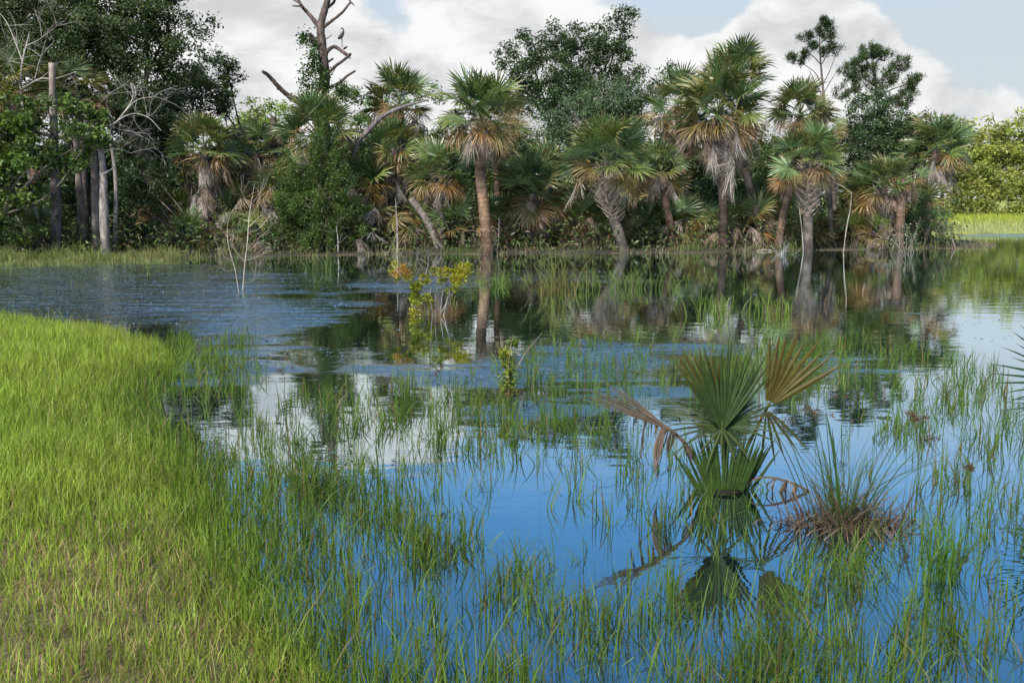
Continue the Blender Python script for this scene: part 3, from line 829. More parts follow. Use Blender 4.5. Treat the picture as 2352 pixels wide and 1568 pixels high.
for (u, v, D, s, ng, nb, nd, lab) in low:
    p0 = P(u, v, D); g = max(gz(p0[0], p0[1]), 0)
    root = thing('palmetto', lab, 'palmetto', (p0[0], p0[1], g))
    zz = max(p0[2] - g - .55 * s, 0)
    mb = MB(); mb.tube([(p0[0], p0[1], g - .1), (p0[0] + .05, p0[1], g + zz * .5), (p0[0], p0[1], g + zz + .12)], [.13, .11, .09], 8, (.13, .1, .08), n=8, wob=.12)
    mb.build('stem', M_PALMTRUNK, root)
    for kk, nn, lo_, hi_ in (('green', ng, 25, 80), ('brown', nb, -5, 45), ('dead', nd, -25, 40)):
        for i in range(nn):
            frond_at(kk, root, (0, 0, zz + .08), rng.uniform(0, 6.28), R(rng.uniform(lo_, hi_)), s * rng.uniform(.8, 1.05))

# ------------------------------------------------------------------ bare trunks and dead wood


def px_path(pts, D, dy=0.0):
    return [P(u, v, D + dy * i / max(1, len(pts) - 1)) for i, (u, v) in enumerate(pts)]


def limb(mb, pts, D, r0, r1, c, dy=0.0, n=None, sides=8, wob=.10):
    mb.tube(px_path(pts, D, dy), [r0, (r0 + r1) / 2, r1], sides, np.array(c) * rng.uniform(.9, 1.1), n=n or max(6, 5 * len(pts)), wob=wob)


def trunk_thing(name, label, cat, pts, D, r0, r1, c, limbs=()):
    b = P(*pts[0], D); g = gz(b[0], b[1])
    root = thing(name, label, cat, (b[0], b[1], max(0, g)))
    mb = MB()
    pp = px_path(pts, D); pp[0][2] = min(pp[0][2], g - .1)
    mb.tube(pp, [r0 * 1.25, r0, (r0 + r1) / 2, r1], 11, c, n=34, wob=.06)
    mb.build('trunk', M_BARK, root, smooth=True)
    for L in limbs:
        m2 = MB(); limb(m2, *L); m2.build('limb', M_BARK, root, smooth=True)
    return root


def twigs(mb, start, d0, L, r, c, depth, g=None, spread=.55, up=.15, nchild=(3, 5), sides=5):
    """recursive bare branching"""
    d0 = unit(np.asarray(d0, float))
    pts = [np.asarray(start, float)]
    d = d0.copy()
    for i in range(4):
        d = unit(d + rng.normal(0, .13, 3) + np.array([0, 0, up * .25]))
        pts.append(pts[-1] + d * L / 4)
    mb.tube(pts, [r, r * .75, r * .45], sides, np.array(c) * rng.uniform(.9, 1.1), cap=False)
    if depth <= 0: return
    for k in range(rng.integers(nchild[0], nchild[1] + 1)):
        f = rng.uniform(.3, 1.0)
        p = np.array([np.interp(f * 4, range(5), np.array(pts)[:, j]) for j in range(3)])
        dd = unit(d + rng.normal(0, spread, 3) * np.array([1, .8, 1]))
        twigs(mb, p, dd, L * rng.uniform(.45, .7), r * .5, c, depth - 1, None, spread, up, nchild, max(3, sides - 1))


trunk_thing('broken_pine', 'straight broken grey pine trunk standing on the left, snapped at the top', 'dead trunk', [(131, 580), (128, 450), (124, 300), (119, 145)], 32.2, .15, .095, [(.10, .085, .085), (.13, .11, .11), (.15, .125, .12), (.3, .24, .2)])
trunk_thing('bare_oak', 'pale grey oak trunk, the brighter one of the pair beside the thicket', 'tree trunk', [(243, 573), (238, 480), (237, 400), (230, 340), (224, 290)], 31.7, .128, .06, [(.25, .215, .19), (.29, .25, .22), (.26, .22, .2), (.16, .13, .11)],
            [([(237, 400), (262, 385)], 31.5, .04, .02, (.3, .26, .23))])
trunk_thing('bare_oak', 'darker grey oak trunk close behind the pale one on its left', 'tree trunk', [(224, 571), (220, 470), (216, 380), (213, 330), (208, 290)], 32.4, .13, .06, [(.14, .12, .11), (.16, .135, .12), (.12, .1, .09)])
trunk_thing('bare_oak', 'mottled trunk in the shade between the broken pine and the pale pair', 'tree trunk', [(192, 566), (186, 470), (178, 380), (172, 290)], 33.6, .13, .07, [(.13, .11, .09), (.18, .14, .12), (.10, .08, .07)])

# bare white branches, left edge
r0 = P(62, 300, 33); root = thing('bare_tree', 'bare white branched dead tree in front of the palm at the left edge', 'dead tree', (r0[0], r0[1] + .3, gz(r0[0], r0[1] + .3)))
wc = (.33, .29, .26)
mb = MB(); mb.tube([(r0[0] + .2, r0[1] + .3, gz(r0[0], r0[1]) - .1), P(66, 400, 33.2), P(58, 290, 33), P(47, 200, 33), P(52, 140, 33), P(68, 75, 33)], [.055, .048, .042, .034, .026, .014], 7, wc, n=30, wob=.08)
mb.build('trunk', M_TWIG, root)
for pts_, rr_ in (([(52, 142), (40, 110), (20, 60), (0, 30)], .03), ([(50, 205), (90, 182), (130, 180), (175, 165)], .035), ([(80, 180), (95, 130), (125, 95)], .02), ([(47, 200), (20, 140), (0, 115)], .025), ([(62, 105), (95, 88), (130, 60)], .02)):
    m2 = MB(); limb(m2, pts_, 33, rr_ * .75, rr_ * .3, wc, rng.uniform(-.6, .6), sides=6, wob=.05)
    pp = px_path(pts_, 33)
    for k in range(5):
        i = rng.integers(1, len(pp)); twigs(m2, pp[i], rng.normal(size=3) + np.array([0, 0, .6]), .9, .008, wc, 2, nchild=(2, 3))
    m2.build('branch', M_TWIG, root)
r0 = P(262, 560, 33.4); root = thing('bare_tree', 'bare pale twiggy branches reaching right above the two grey trunks', 'dead tree', (r0[0], r0[1], gz(r0[0], r0[1])))
mb = MB(); mb.tube([(r0[0], r0[1], gz(r0[0], r0[1]) - .1), P(266, 420, 33.4), P(250, 300, 33.2)], [.07, .06, .045], 7, (.25, .22, .2), n=16, wob=.08); mb.build('trunk', M_TWIG, root)
for pts_, rr_ in (([(250, 300), (280, 265), (305, 225), (300, 190)], .035), ([(285, 258), (315, 230), (355, 222)], .025), ([(250, 290), (300, 262), (340, 270), (370, 300)], .02), ([(200, 345), (240, 345), (275, 342), (300, 352)], .03), ([(270, 330), (290, 300), (340, 320)], .018), ([(260, 280), (245, 240), (250, 215)], .015)):
    m2 = MB(); limb(m2, pts_, 31.8, rr_ * .75, rr_ * .3, wc, rng.uniform(-.6, .6), sides=6, wob=.05)
    pp = px_path(pts_, 31.8)
    for k in range(4):
        i = rng.integers(1, len(pp)); twigs(m2, pp[i], rng.normal(size=3) + np.array([.4, 0, .3]), .8, .007, wc, 2, nchild=(2, 3))
    m2.build('branch', M_TWIG, root)

# the dead snag with the bird
SD = 38.0
sc_ = (.10, .074, .064)
b = P(742, 556, SD)
snag = thing('dead_snag', 'tall dead grey brown tree snag with broken limbs against the sky', 'dead tree', (b[0], b[1], gz(b[0], b[1])))
mb = MB(); pp = px_path([(748, 556), (746, 400), (742, 235), (746, 180), (740, 110), (737, 60), (748, 15), (762, -30), (772, -80)], SD); pp[0][2] = gz(b[0], b[1]) - .1
mb.tube(pp, [.29, .26, .215, .185, .17, .145, .12, .09, .04], 14, [(.11, .085, .075), sc_, (.115, .085, .073), sc_], n=70, wob=.09)
mb.build('trunk', M_BARK, snag, smooth=True)
for pts_, ra, rb_, dy in (([(738, 70), (722, 48), (705, 28), (690, 10), (683, -12)], .095, .05, .4), ([(697, 17), (688, 15), (672, 14)], .04, .025, .2), ([(693, 12), (682, 4), (673, 0)], .04, .025, .2),
                          ([(743, 62), (760, 50), (785, 30), (805, 6)], .07, .035, -.4), ([(806, 8), (800, -6)], .035, .03, 0), ([(804, 4), (814, 13)], .035, .015, 0), ([(752, 18), (765, 8), (772, -6)], .06, .04, .3),
                          ([(735, 110), (722, 95), (710, 78)], .13, .09, -.3), ([(746, 140), (752, 118), (768, 108), (785, 118), (800, 128), (804, 125)], .075, .055, -.6), ([(752, 170), (770, 153), (790, 138), (802, 128)], .06, .05, -.6),
                          ([(790, 112), (797, 108)], .04, .03, -.4), ([(800, 128), (808, 124)], .03, .015, -.6), ([(798, 130), (806, 135)], .03, .015, -.6), ([(750, 145), (765, 135)], .045, .03, .2), ([(752, 182), (770, 160)], .025, .012, 0), ([(750, 90), (763, 80)], .022, .012, 0),
                          ([(757, 202), (780, 190), (797, 175), (816, 163)], .07, .035, -.5), ([(736, 70), (731, 52)], .03, .025, .2), ([(702, 244), (670, 226), (640, 200), (618, 175), (603, 164)], .11, .06, -1.0), ([(650, 210), (635, 205)], .03, .015, -.5)):
    m2 = MB(); limb(m2, pts_, SD, ra, rb_, sc_, dy, wob=.14); m2.build('broken_limb', M_BARK, snag, smooth=True)
m2 = MB(); limb(m2, [(738, 330), (725, 280), (702, 244)], SD, .13, .11, sc_, 0); m2.build('broken_limb', M_BARK, snag, smooth=True)
# vine on the snag
vine = thing('climbing_vine', 'leafy green vine climbing the dead snag below the bird', 'vine', (b[0] - .2, b[1] - .3, gz(b[0], b[1] - .3)))
mb = MB(); mb.tube([(b[0] - .2, b[1] - .3, gz(b[0], b[1] - .3) - .1), P(735, 400, SD - .3), P(728, 240, SD - .3), P(722, 120, SD - .25)], [.03, .025, .02, .008], 5, (.12, .09, .06), n=24); mb.build('stem', M_TWIG, vine)
mb = MB()
vl = [LB(715, 205, SD - .3, 32, 30, .35), LB(705, 175, SD - .3, 24, 26, .3), LB(722, 150, SD - .3, 20, 20, .3), LB(745, 185, SD - .45, 16, 34, .2), LB(710, 230, SD - .3, 40, 16, .4), LB(700, 88, SD - .2, 10, 16, .15), LB(780, 205, SD - .4, 14, 14, .2), LB(790, 222, SD - .4, 12, 20, .15), LB(725, 118, SD - .2, 10, 24, .2)]
for cl in scatter(vl, 60, 20):
    m = len(cl); pos = (cl[:, None] + rng.normal(0, .10, (m, 14, 3))).reshape(-1, 3)
    ll = rng.uniform(.07, .13, len(pos)); mb.leaves(pos, ll, ll * .36, tint((.05, .10, .02), len(pos), .45))
mb.build('foliage', M_LEAF, vine)
# big grey broken limb lying in the palms
b = P(815, 340, 37); root = thing('fallen_limb', 'long grey dead limb slanting up between the palms left of centre', 'dead limb', (b[0], b[1], gz(b[0], b[1])))
mb = MB(); p0 = P(800, 556, 37.2); p0[2] = gz(p0[0], p0[1]) - .1
mb.tube([p0, P(812, 360, 37), P(850, 297, 36.8), P(888, 262, 36.6), P(940, 241, 36.4), P(985, 230, 36.3)], [.10, .09, .085, .07, .055, .02], 9, (.17, .145, .145), n=40, wob=.1); mb.build('limb', M_BARK, root, smooth=True)
m2 = MB(); limb(m2, [(850, 297), (858, 275), (862, 262)], 36.8, .05, .03, (.1, .085, .085)); m2.build('stub', M_BARK, root)
# leaning cut trunk left of the orange palm
b = P(1012, 552, 35.6); root = thing('leaning_log', 'bare grey palm log leaning left beside the low orange fronded palm', 'log', (b[0], b[1], max(0, gz(b[0], b[1]))))
mb = MB(); pp = px_path([(1014, 556), (985, 515), (944, 455)], 35.6); pp[0][2] = -.1; mb.tube(pp, [.14, .13, .125], 10, (.21, .175, .155), n=20, wob=.04); mb.build('log', M_BARK, root, smooth=True)

# ------------------------------------------------------------------ pines


def pine(label, trunk, D, r, limbs, tufts, c, size=.24):
    b = P(*trunk[0], D)
    root = thing('pine_tree', label, 'pine tree', (b[0], b[1], gz(b[0], b[1])))
    mb = MB(); pp = px_path(trunk, D); pp[0][2] = gz(b[0], b[1]) - .1
    mb.tube(pp, [r, r * .75, r * .5, r * .22], 8, (.13, .105, .09), n=24, wob=.05)
    mb.build('trunk', M_BARK, root, smooth=True)
    m2 = MB(); nd = MB()
    for pts_ in limbs: limb(m2, pts_, D, r * .32, r * .12, (.14, .115, .1), rng.uniform(-1.5, 1.5), sides=5)
    for (u, v, ru, rv, n) in tufts:
        ctr, rad = LB(u, v, D, ru, rv, ru * D / F)
        d = unit(rng.normal(size=(n, 3))) * rng.uniform(0.2, 1, (n, 1)) ** .5
        tips = ctr + d * rad
        for tp in tips:
            s0 = ctr + (tp - ctr) * .1 + np.array([0, 0, -.25])
            m2.tube([s0, (s0 + tp) / 2 + np.array([0, 0, -.05]), tp], [.022, .016, .008], 3, (.14, .115, .1), cap=False)
            k = 74
            dd = unit(rng.normal(size=(k, 3)) + unit(d[:1]) * .3 + np.array([0, 0, .5]))
            ll = size * rng.uniform(.6, 1.1, k)
            nd.leaves(tp + rng.normal(0, .07, (k, 3)), ll, .0135, tint(c, k, .35), dirs=dd)
    m2.build('branch', M_BARK, root); nd.build('needles', M_LEAF, root)


pine('thin tall pine with sparse tufts high above the palms on the right', [(1905, 545), (1898, 300), (1890, 200), (1884, 130), (1882, 60)], 48, .085,
     [[(1890, 200), (1870, 165), (1835, 142), (1822, 135)], [(1890, 195), (1905, 165), (1918, 130)], [(1886, 150), (1868, 130), (1848, 120)], [(1886, 150), (1905, 120), (1925, 115)], [(1884, 110), (1862, 95), (1850, 82)], [(1884, 100), (1902, 85), (1910, 75)], [(1892, 215), (1912, 180), (1935, 150)], [(1894, 230), (1872, 190), (1858, 160)]],
     [(1884, 62, 22, 18, 12), (1850, 85, 16, 10, 7), (1868, 100, 14, 12, 6), (1905, 85, 16, 12, 7), (1918, 112, 18, 10, 8), (1848, 122, 14, 9, 5), (1825, 135, 14, 9, 6), (1888, 118, 16, 10, 6), (1840, 145, 10, 7, 3), (1900, 60, 12, 14, 5)], (.036, .066, .022))
pine('broad dark pine with a spreading crown right of the thin pine', [(2030, 545), (2025, 300), (2015, 220), (2008, 170), (2000, 115)], 47, .13,
     [[(2012, 200), (1985, 180), (1960, 160)], [(2015, 225), (2050, 205), (2100, 190)], [(2012, 195), (2045, 160), (2080, 145)], [(2008, 170), (1990, 140), (1965, 125)], [(2016, 235), (1980, 215), (1940, 205)], [(2006, 150), (2030, 125), (2045, 110)], [(2018, 240), (2060, 235), (2090, 230)]],
     [(2000, 118, 26, 18, 14), (1968, 135, 22, 18, 12), (1950, 165, 24, 16, 12), (2030, 128, 24, 18, 12), (2070, 148, 24, 16, 12), (2100, 190, 24, 16, 12), (2085, 215, 24, 16, 10), (2045, 175, 28, 20, 13), (1990, 165, 26, 18, 13), (2010, 195, 30, 18, 10), (1955, 200, 28, 18, 11), (1930, 215, 20, 12, 7), (2060, 235, 28, 14, 9), (2085, 240, 20, 12, 6)], (.048, .080, .022))

# ------------------------------------------------------------------ the bird on the snag
bp = P(785, 109, SD - .42)
bird = bpy.data.objects.new('wading_bird', None)


def bird_mesh():
    me = bpy.data.meshes.new('wading_bird')
    k = .50
    V = [((0, 0, .18), .088), ((-.06, 0, .12), .078), ((.05, 0, .25), .075), ((-.14, 0, .05), .034), ((.075, 0, .33), .034), ((.07, 0, .40), .024), ((.045, 0, .45), .030), ((.0, 0, .435), .013), ((-.06, 0, .375), .006),
         ((.0, .025, .10), .012), ((.0, .025, -.07), .008), ((.0, .025, -.22), .008), ((-.05, .025, -.228), .004), ((.02, -.025, .12), .012), ((.035, -.025, -.06), .008), ((.025, -.025, -.22), .008), ((-.025, -.025, -.228), .004)]
    E = [(0, 1), (0, 2), (1, 3), (2, 4), (4, 5), (5, 6), (6, 7), (7, 8), (0, 9), (9, 10), (10, 11), (11, 12), (0, 13), (13, 14), (14, 15), (15, 16)]
    me.from_pydata([v for v, r in V], E, [])
    return me, [r for v, r in V]


me, rad = bird_mesh()
bpy.data.objects.remove(bird)
bird = bpy.data.objects.new('wading_bird', me)
col.objects.link(bird)
sk = bird.modifiers.new('skin', 'SKIN'); sk.use_smooth_shade = True
me.skin_vertices.new() if not me.skin_vertices else None
for i, r in enumerate(rad): me.skin_vertices[0].data[i].radius = (r, r)
me.skin_vertices[0].data[0].use_root = True
bird.modifiers.new('sub', 'SUBSURF').render_levels = 1
bm_, t = new_mat('bird_plumage')
gn = t.n('ShaderNodeTexCoord')
c = t.mix(t.ramp(t.noise(gn.outputs['Object'], 30, 3), .35, .65), (.016, .015, .014, 1), (.045, .04, .036, 1))
pr = t.n('ShaderNodeBsdfPrincipled'); t.link(c, pr.inputs['Base Color']); pr.inputs['Roughness'].default_value = .7
oo = t.n('ShaderNodeOutputMaterial'); t.link(pr.outputs[0], oo.inputs['Surface'])
me.materials.append(bm_)
bird.location = (bp[0], bp[1], bp[2] + .232)
tag(bird, 'dark long billed wading bird perched on a snag limb', 'bird')

# ------------------------------------------------------------------ things in the water
# bare sapling
b = G(556, 668); root = thing('bare_sapling', 'bare pale sapling with two stems rising from the open water', 'sapling', b)
sc2 = (.40, .345, .28)
D0 = b[1]
for pts_, rr_, nm in (([(556, 672), (562, 610), (568, 560), (572, 500), (580, 450), (585, 420)], .020, 'stem'), ([(550, 670), (540, 620), (526, 570), (522, 530), (530, 490), (560, 455)], .013, 'stem')):
    m2 = MB(); pp = px_path(pts_, D0); pp[0][2] = -.15; m2.tube(pp, [rr_ * .66, rr_ * .54, rr_ * .36, rr_ * .14], 6, sc2, n=24, wob=.05); m2.build(nm, M_TWIG, root, smooth=True)
for pts_, rr_ in (([(565, 598), (590, 590), (620, 575)], .007), ([(566, 575), (590, 550), (610, 535)], .006), ([(570, 535), (595, 525), (620, 495)], .007), ([(572, 520), (600, 495), (618, 480)], .006), ([(560, 600), (540, 575), (528, 560)], .006), ([(568, 570), (550, 555), (535, 545)], .005), ([(574, 480), (560, 450), (550, 430)], .006), ([(576, 470), (600, 440), (610, 425)], .006), ([(535, 600), (515, 590), (500, 570)], .005), ([(524, 545), (510, 530), (505, 515)], .004), ([(560, 650), (580, 645), (598, 632)], .004), ([(545, 640), (525, 625), (515, 620)], .003), ([(572, 500), (590, 478), (600, 460)], .005)):
    m2 = MB(); m2.tube(px_path(pts_, D0, rng.uniform(-.4, .4)), [rr_ * .62, rr_ * .4, rr_ * .2], 4, sc2, n=8, cap=False)
    e = P(*pts_[-1], D0); s_ = P(*pts_[1], D0)
    for k in range(4): twigs(m2, s_ + (e - s_) * rng.uniform(0, 1), (e - s_) + rng.normal(0, .15, 3) + np.array([0, 0, .1]), .3, .0022, sc2, 1, nchild=(1, 3), sides=3)
    m2.build('branch', M_TWIG, root)

# yellow green shrub standing in the water
b = G(992, 724); root = thing('water_shrub', 'sparse shrub with yellow green leaf tufts and pale stems in the water', 'shrub', b)
D0 = b[1]; s0 = 1 / 8.712 / 1.0884
def yz(x, y): return (882 + x * s0, 588 + y * s0)
stems = [[(930, 1390), (900, 1140), (770, 990), (700, 900), (690, 700)], [(1080, 1400), (1040, 1150), (1015, 850), (1030, 450), (960, 300), (820, 190), (760, 60)], [(1130, 1400), (1120, 950), (1160, 700), (1170, 450), (1200, 280)], [(1200, 1400), (1240, 1050), (1280, 720), (1350, 480), (1370, 330)], [(1270, 1390), (1370, 950), (1520, 730), (1650, 500), (1800, 280)], [(1000, 820), (850, 580), (730, 400), (560, 300)], [(900, 1150), (870, 1050), (780, 830), (500, 560), (330, 500), (250, 330)], [(1240, 1230), (1340, 1050), (1400, 850), (1430, 700)], [(740, 400), (720, 280), (680, 210)], [(520, 560), (480, 380), (430, 250), (230, 180)], [(1160, 700), (1300, 640), (1390, 560)], [(900, 400), (950, 200), (930, 90)]]
for st in stems:
    m2 = MB(); pp = [P(*yz(x, y), D0) for x, y in st]
    dy = rng.uniform(-.45, .45); pp = [p + np.array([0, dy * i / len(pp), 0]) for i, p in enumerate(pp)]
    if st[0][1] > 1350: pp[0][2] = -.12
    m2.tube(pp, [.0055, .004, .0026, .0018], 5, (.26, .235, .23), n=14, wob=.1)
    for k in range(3): twigs(m2, pp[-1 - k % 2], rng.normal(0, 1, 3) + np.array([0, 0, .8]), .22, .002, (.32, .29, .285), 1, nchild=(2, 3), sides=3)
    m2.build('stem', M_TWIG, root)
tuf = [(690, 640, 90, 60, .4), (650, 720, 60, 60, .4), (760, 680, 60, 60, .45), (690, 850, 70, 90, .3), (750, 930, 60, 60, .3), (650, 960, 70, 60, .3), (680, 1060, 50, 50, .3), (670, 1240, 90, 45, .9), (960, 920, 45, 50, .5), (1010, 1030, 55, 80, .5), (880, 460, 70, 35, .6), (950, 580, 50, 45, .4), (1080, 320, 50, 50, .5), (1220, 360, 50, 60, .6), (1270, 560, 50, 60, .5), (1370, 340, 75, 75, .8), (1390, 460, 40, 40, .6), (1500, 380, 60, 50, .6), (1620, 310, 70, 70, .9), (1740, 240, 70, 60, 1), (1850, 220, 45, 50, .7), (1700, 370, 80, 60, .9), (1820, 380, 60, 40, .7), (1540, 500, 70, 70, .8), (1680, 490, 80, 60, 1), (1600, 590, 80, 70, .8), (1550, 690, 45, 45, .5), (1410, 750, 50, 35, .4), (235, 180, 40, 35, .9), (220, 330, 60, 45, .8), (250, 390, 40, 40, 1.2), (430, 280, 60, 50, 1.1), (350, 340, 50, 40, 1.2), (500, 360, 45, 45, 1.1), (440, 460, 50, 40, .7), (310, 510, 40, 30, .3), (570, 480, 30, 30, .8), (820, 600, 50, 40, .5)]
mb = MB()
for (x, y, rx, ry, yl) in tuf:
    c_, r_ = P(*yz(x, y), D0 + rng.uniform(-.3, .3)), np.array([rx, (rx + ry) / 2, ry]) * s0 * D0 / F
    n = int(34 + rx * ry / 90)
    d = rng.normal(0, .5, (n, 3)); pos = c_ + d * r_
    g = np.array((.10, .14, .012)) * (1 - min(yl, 1)) + np.array((.30, .27, .015)) * min(yl, 1)
    if yl > 1: g = np.array((.36, .20, .035))
    ll = rng.uniform(.035, .065, n); mb.leaves(pos, ll, ll * .30, tint(g, n, .35), dirs=d + np.array([0, 0, .35]))
mb.build('foliage', M_LEAF, root)

# small leafy seedling with vine in mid water
b = G(1170, 905); root = thing('water_sapling', 'small leafy sapling wrapped in yellowing vine in mid pond', 'sapling', b); D0 = b[1]
m2 = MB()
for pts_ in ([(1170, 910), (1168, 850), (1172, 800), (1180, 770)], [(1166, 910), (1160, 850), (1152, 790), (1148, 760)], [(1172, 880), (1195, 830), (1215, 800), (1245, 765)]):
    pp = px_path(pts_, D0, rng.uniform(-.15, .15)); m2.tube(pp, [.006, .004, .002], 5, (.24, .18, .13), n=10)
m2.build('stem', M_TWIG, root)
mb = MB()
for (u, v, ru, rv, yl) in ((1165, 830, 14, 14, .6), (1170, 855, 18, 18, .4), (1165, 880, 18, 14, .3), (1180, 785, 10, 7, .2), (1160, 810, 10, 8, .7), (1172, 900, 22, 10, 1.4)):
    c_, r_ = LB(u, v, D0, ru, rv); n = 120
    d = rng.normal(0, .55, (n, 3)); ll = rng.uniform(.03, .06, n)
    g = np.array((.07, .12, .015)) * (1 - min(yl, 1)) + np.array((.22, .24, .02)) * min(yl, 1)
    if yl > 1: g = np.array((.10, .065, .03))
    mb.leaves(c_ + d * r_, ll, ll * .27, tint(g, n, .35), droop=.5)
mb.build('foliage', M_LEAF, root)

# reddish twig shrub, left shore
for (u, v, D_, s_, c_, lab) in ((155, 590, 31.2, 30, (.12, .07, .02), 'small reddish brown leafed shrub at the left waterline'), (470, 575, 33.2, 22, (.10, .075, .02), 'little brownish shrub at the waterline left of the bare sapling')):
    b = P(u, v + 25, D_); leafy('waterside_shrub', lab, 'shrub', b, [LB(u, v - 5, D_, s_ * .6, s_ * .6), LB(u - 4, v + 10, D_, s_ * .5, s_ * .4)], leaf=.06, n_leaf=12, per_vol=45, clump=.09, c=c_, trunk_r=.014, stems=4)
# white flowered shrub at right
b = P(2075, 560, 35.5); root = thing('flowering_shrub', 'thin shrub dotted with small white blossoms over the water at right', 'shrub', (b[0], b[1], 0))
m2 = MB(); mb = MB(); lf = MB()
for k in range(16):
    e = P(rng.uniform(2020, 2135), rng.uniform(500, 560), 35.5 + rng.uniform(-.6, .6)); st = np.array([b[0] + rng.normal(0, .25), b[1] + rng.normal(0, .2), -.1])
    m2.tube([st, (st + e) / 2 + np.array([0, 0, .12]), e], [.010, .007, .003], 4, (.2, .17, .14), n=8, cap=False)
    n = 6; q_ = st + (e - st) * rng.uniform(.5, 1.05, (n, 1)) + rng.normal(0, .07, (n, 3)); q_[:, 2] = np.maximum(q_[:, 2], .05)
    mb.leaves(q_, .05, .022, tint((.55, .54, .40), n, .2))
    n = 26; q_ = st + (e - st) * rng.uniform(.3, 1.05, (n, 1)) + rng.normal(0, .09, (n, 3)); q_[:, 2] = np.maximum(q_[:, 2], .05)
    lf.leaves(q_, .07, .018, tint((.07, .12, .035), n, .3))
m2.build('stem', M_TWIG, root); lf.build('foliage', M_LEAF, root); mb.build('blossom', M_LEAF, root)
# leaning pale stick and dead twig bush, sticks
b = P(1937, 572, 35.2); root = thing('dead_stick', 'thin pale dead stick leaning right out of the water', 'stick', (b[0], b[1], 0))
mb = MB(); pp = px_path([(1937, 574), (1945, 520), (1953, 480), (1956, 440)], 35.2); pp[0][2] = -.1; mb.tube(pp, [.02, .018, .014, .008], 6, (.28, .24, .20), n=18, wob=.08); mb.build('stem', M_TWIG, root, smooth=True)
mb = MB(); mb.tube(px_path([(1956, 445), (1935, 428), (1900, 412)], 35.2), [.012, .009, .005], 5, (.36, .31, .26), n=8); mb.build('branch', M_TWIG, root)
b = P(1842, 572, 35.4); root = thing('dead_stick', 'short grey dead stick against the shaggy booted trunk', 'stick', (b[0], b[1], 0))
mb = MB(); pp = px_path([(1846, 574), (1842, 530), (1836, 480)], 35.4); pp[0][2] = -.1; mb.tube(pp, [.02, .016, .010], 6, (.24, .215, .19), n=12, wob=.08); mb.build('stem', M_TWIG, root)
b = P(1800, 585, 34); root = thing('dead_twig_bush', 'small bush of bare grey twigs at the water below the leaning brown palm', 'bush', (b[0], b[1], 0))
mb = MB()
for k in range(14): twigs(mb, (b[0] + rng.normal(0, .12), b[1] + rng.normal(0, .1), -.08), rng.normal(0, .55, 3) + np.array([0, 0, 1]), .42, .007, (.36, .34, .34), 2, nchild=(2, 3), sides=3)
mb.build('twigs', M_TWIG, root)
for (u0, v0, u1, v1, D_, lab) in ((912, 573, 908, 455, 34, 'slim bare grey sapling standing right of the conical bush'), (776, 578, 772, 520, 33.6, 'thin pale stick at the foot of the conical bush'), (1142, 560, 1146, 500, 36, 'thin pale stick right of the orange trunk base')):
    b = P(u0, v0, D_); root = thing('bare_stick', lab, 'stick', (b[0], b[1], max(0, gz(b[0], b[1]))))
    mb = MB(); pp = px_path([(u0, v0), ((u0 + u1) / 2 + 2, (v0 + v1) / 2), (u1, v1)], D_); pp[0][2] = -.12; mb.tube(pp, [.022, .016, .008], 5, (.33, .29, .27), n=10)
    for k in range(5): twigs(mb, pp[1] + (pp[2] - pp[1]) * rng.uniform(-.5, .9), rng.normal(0, .6, 3) + np.array([0, 0, .6]), .35, .005, (.33, .29, .27), 1, nchild=(1, 2), sides=3)
    mb.build('stem', M_TWIG, root)
# drifted bark and fallen palm boots at the waterline
for (u, v, w_, lab, c_) in ((905, 577, 34, 'pile of tan fallen palm boots at the waterline left of centre', (.36, .24, .14)), (1600, 569, 40, 'flat pale driftwood pile at the foot of the tall straight palm', (.34, .28, .23)), (1752, 575, 14, 'small pale bit of bark floating beside the curved trunk', (.5, .4, .36)), (1770, 575, 8, 'smaller pale bark scrap floating right of the curved trunk', (.52, .42, .38)), (890, 580, 10, 'thin pale bark strip on the water left of centre', (.5, .45, .4)), (1485, 575, 12, 'pale fallen boot right of the booted trunk base', (.42, .36, .3)),
                          (1640, 757, 9, 'pale chip floating in mid pond above the palmetto', (.30, .25, .22)), (1727, 752, 5, 'tiny pale chip floating left of the bronze fan tips', (.5, .45, .38))):
    b = G(u, v, .03); root = thing('driftwood', lab, 'driftwood', (b[0], b[1], 0))
    k_ = w_ * b[1] / F
    mb = MB()
    for j in range(max(2, int(w_ / 3))):
        a_ = rng.uniform(-.5, .5); c0 = b + np.array([rng.uniform(-.7, .7) * k_, rng.uniform(-.3, .3) * k_, rng.uniform(0, .10) * min(1, k_ * 2) - .02])
        d_ = np.array([math.cos(a_), math.sin(a_) * .6, rng.uniform(-.05, .2)]) * k_ * .5
        q1 = min(.03, k_ * .16); mb.tube([c0 - d_, c0 + np.array([0, 0, .3 * q1]), c0 + d_], [q1 * .4, q1, q1 * .3], 5, tint(c_, 1, .25)[0], n=6, wob=.2)
    mb.build('bark_strip', M_BARK, root)

# ------------------------------------------------------------------ foreground palmetto


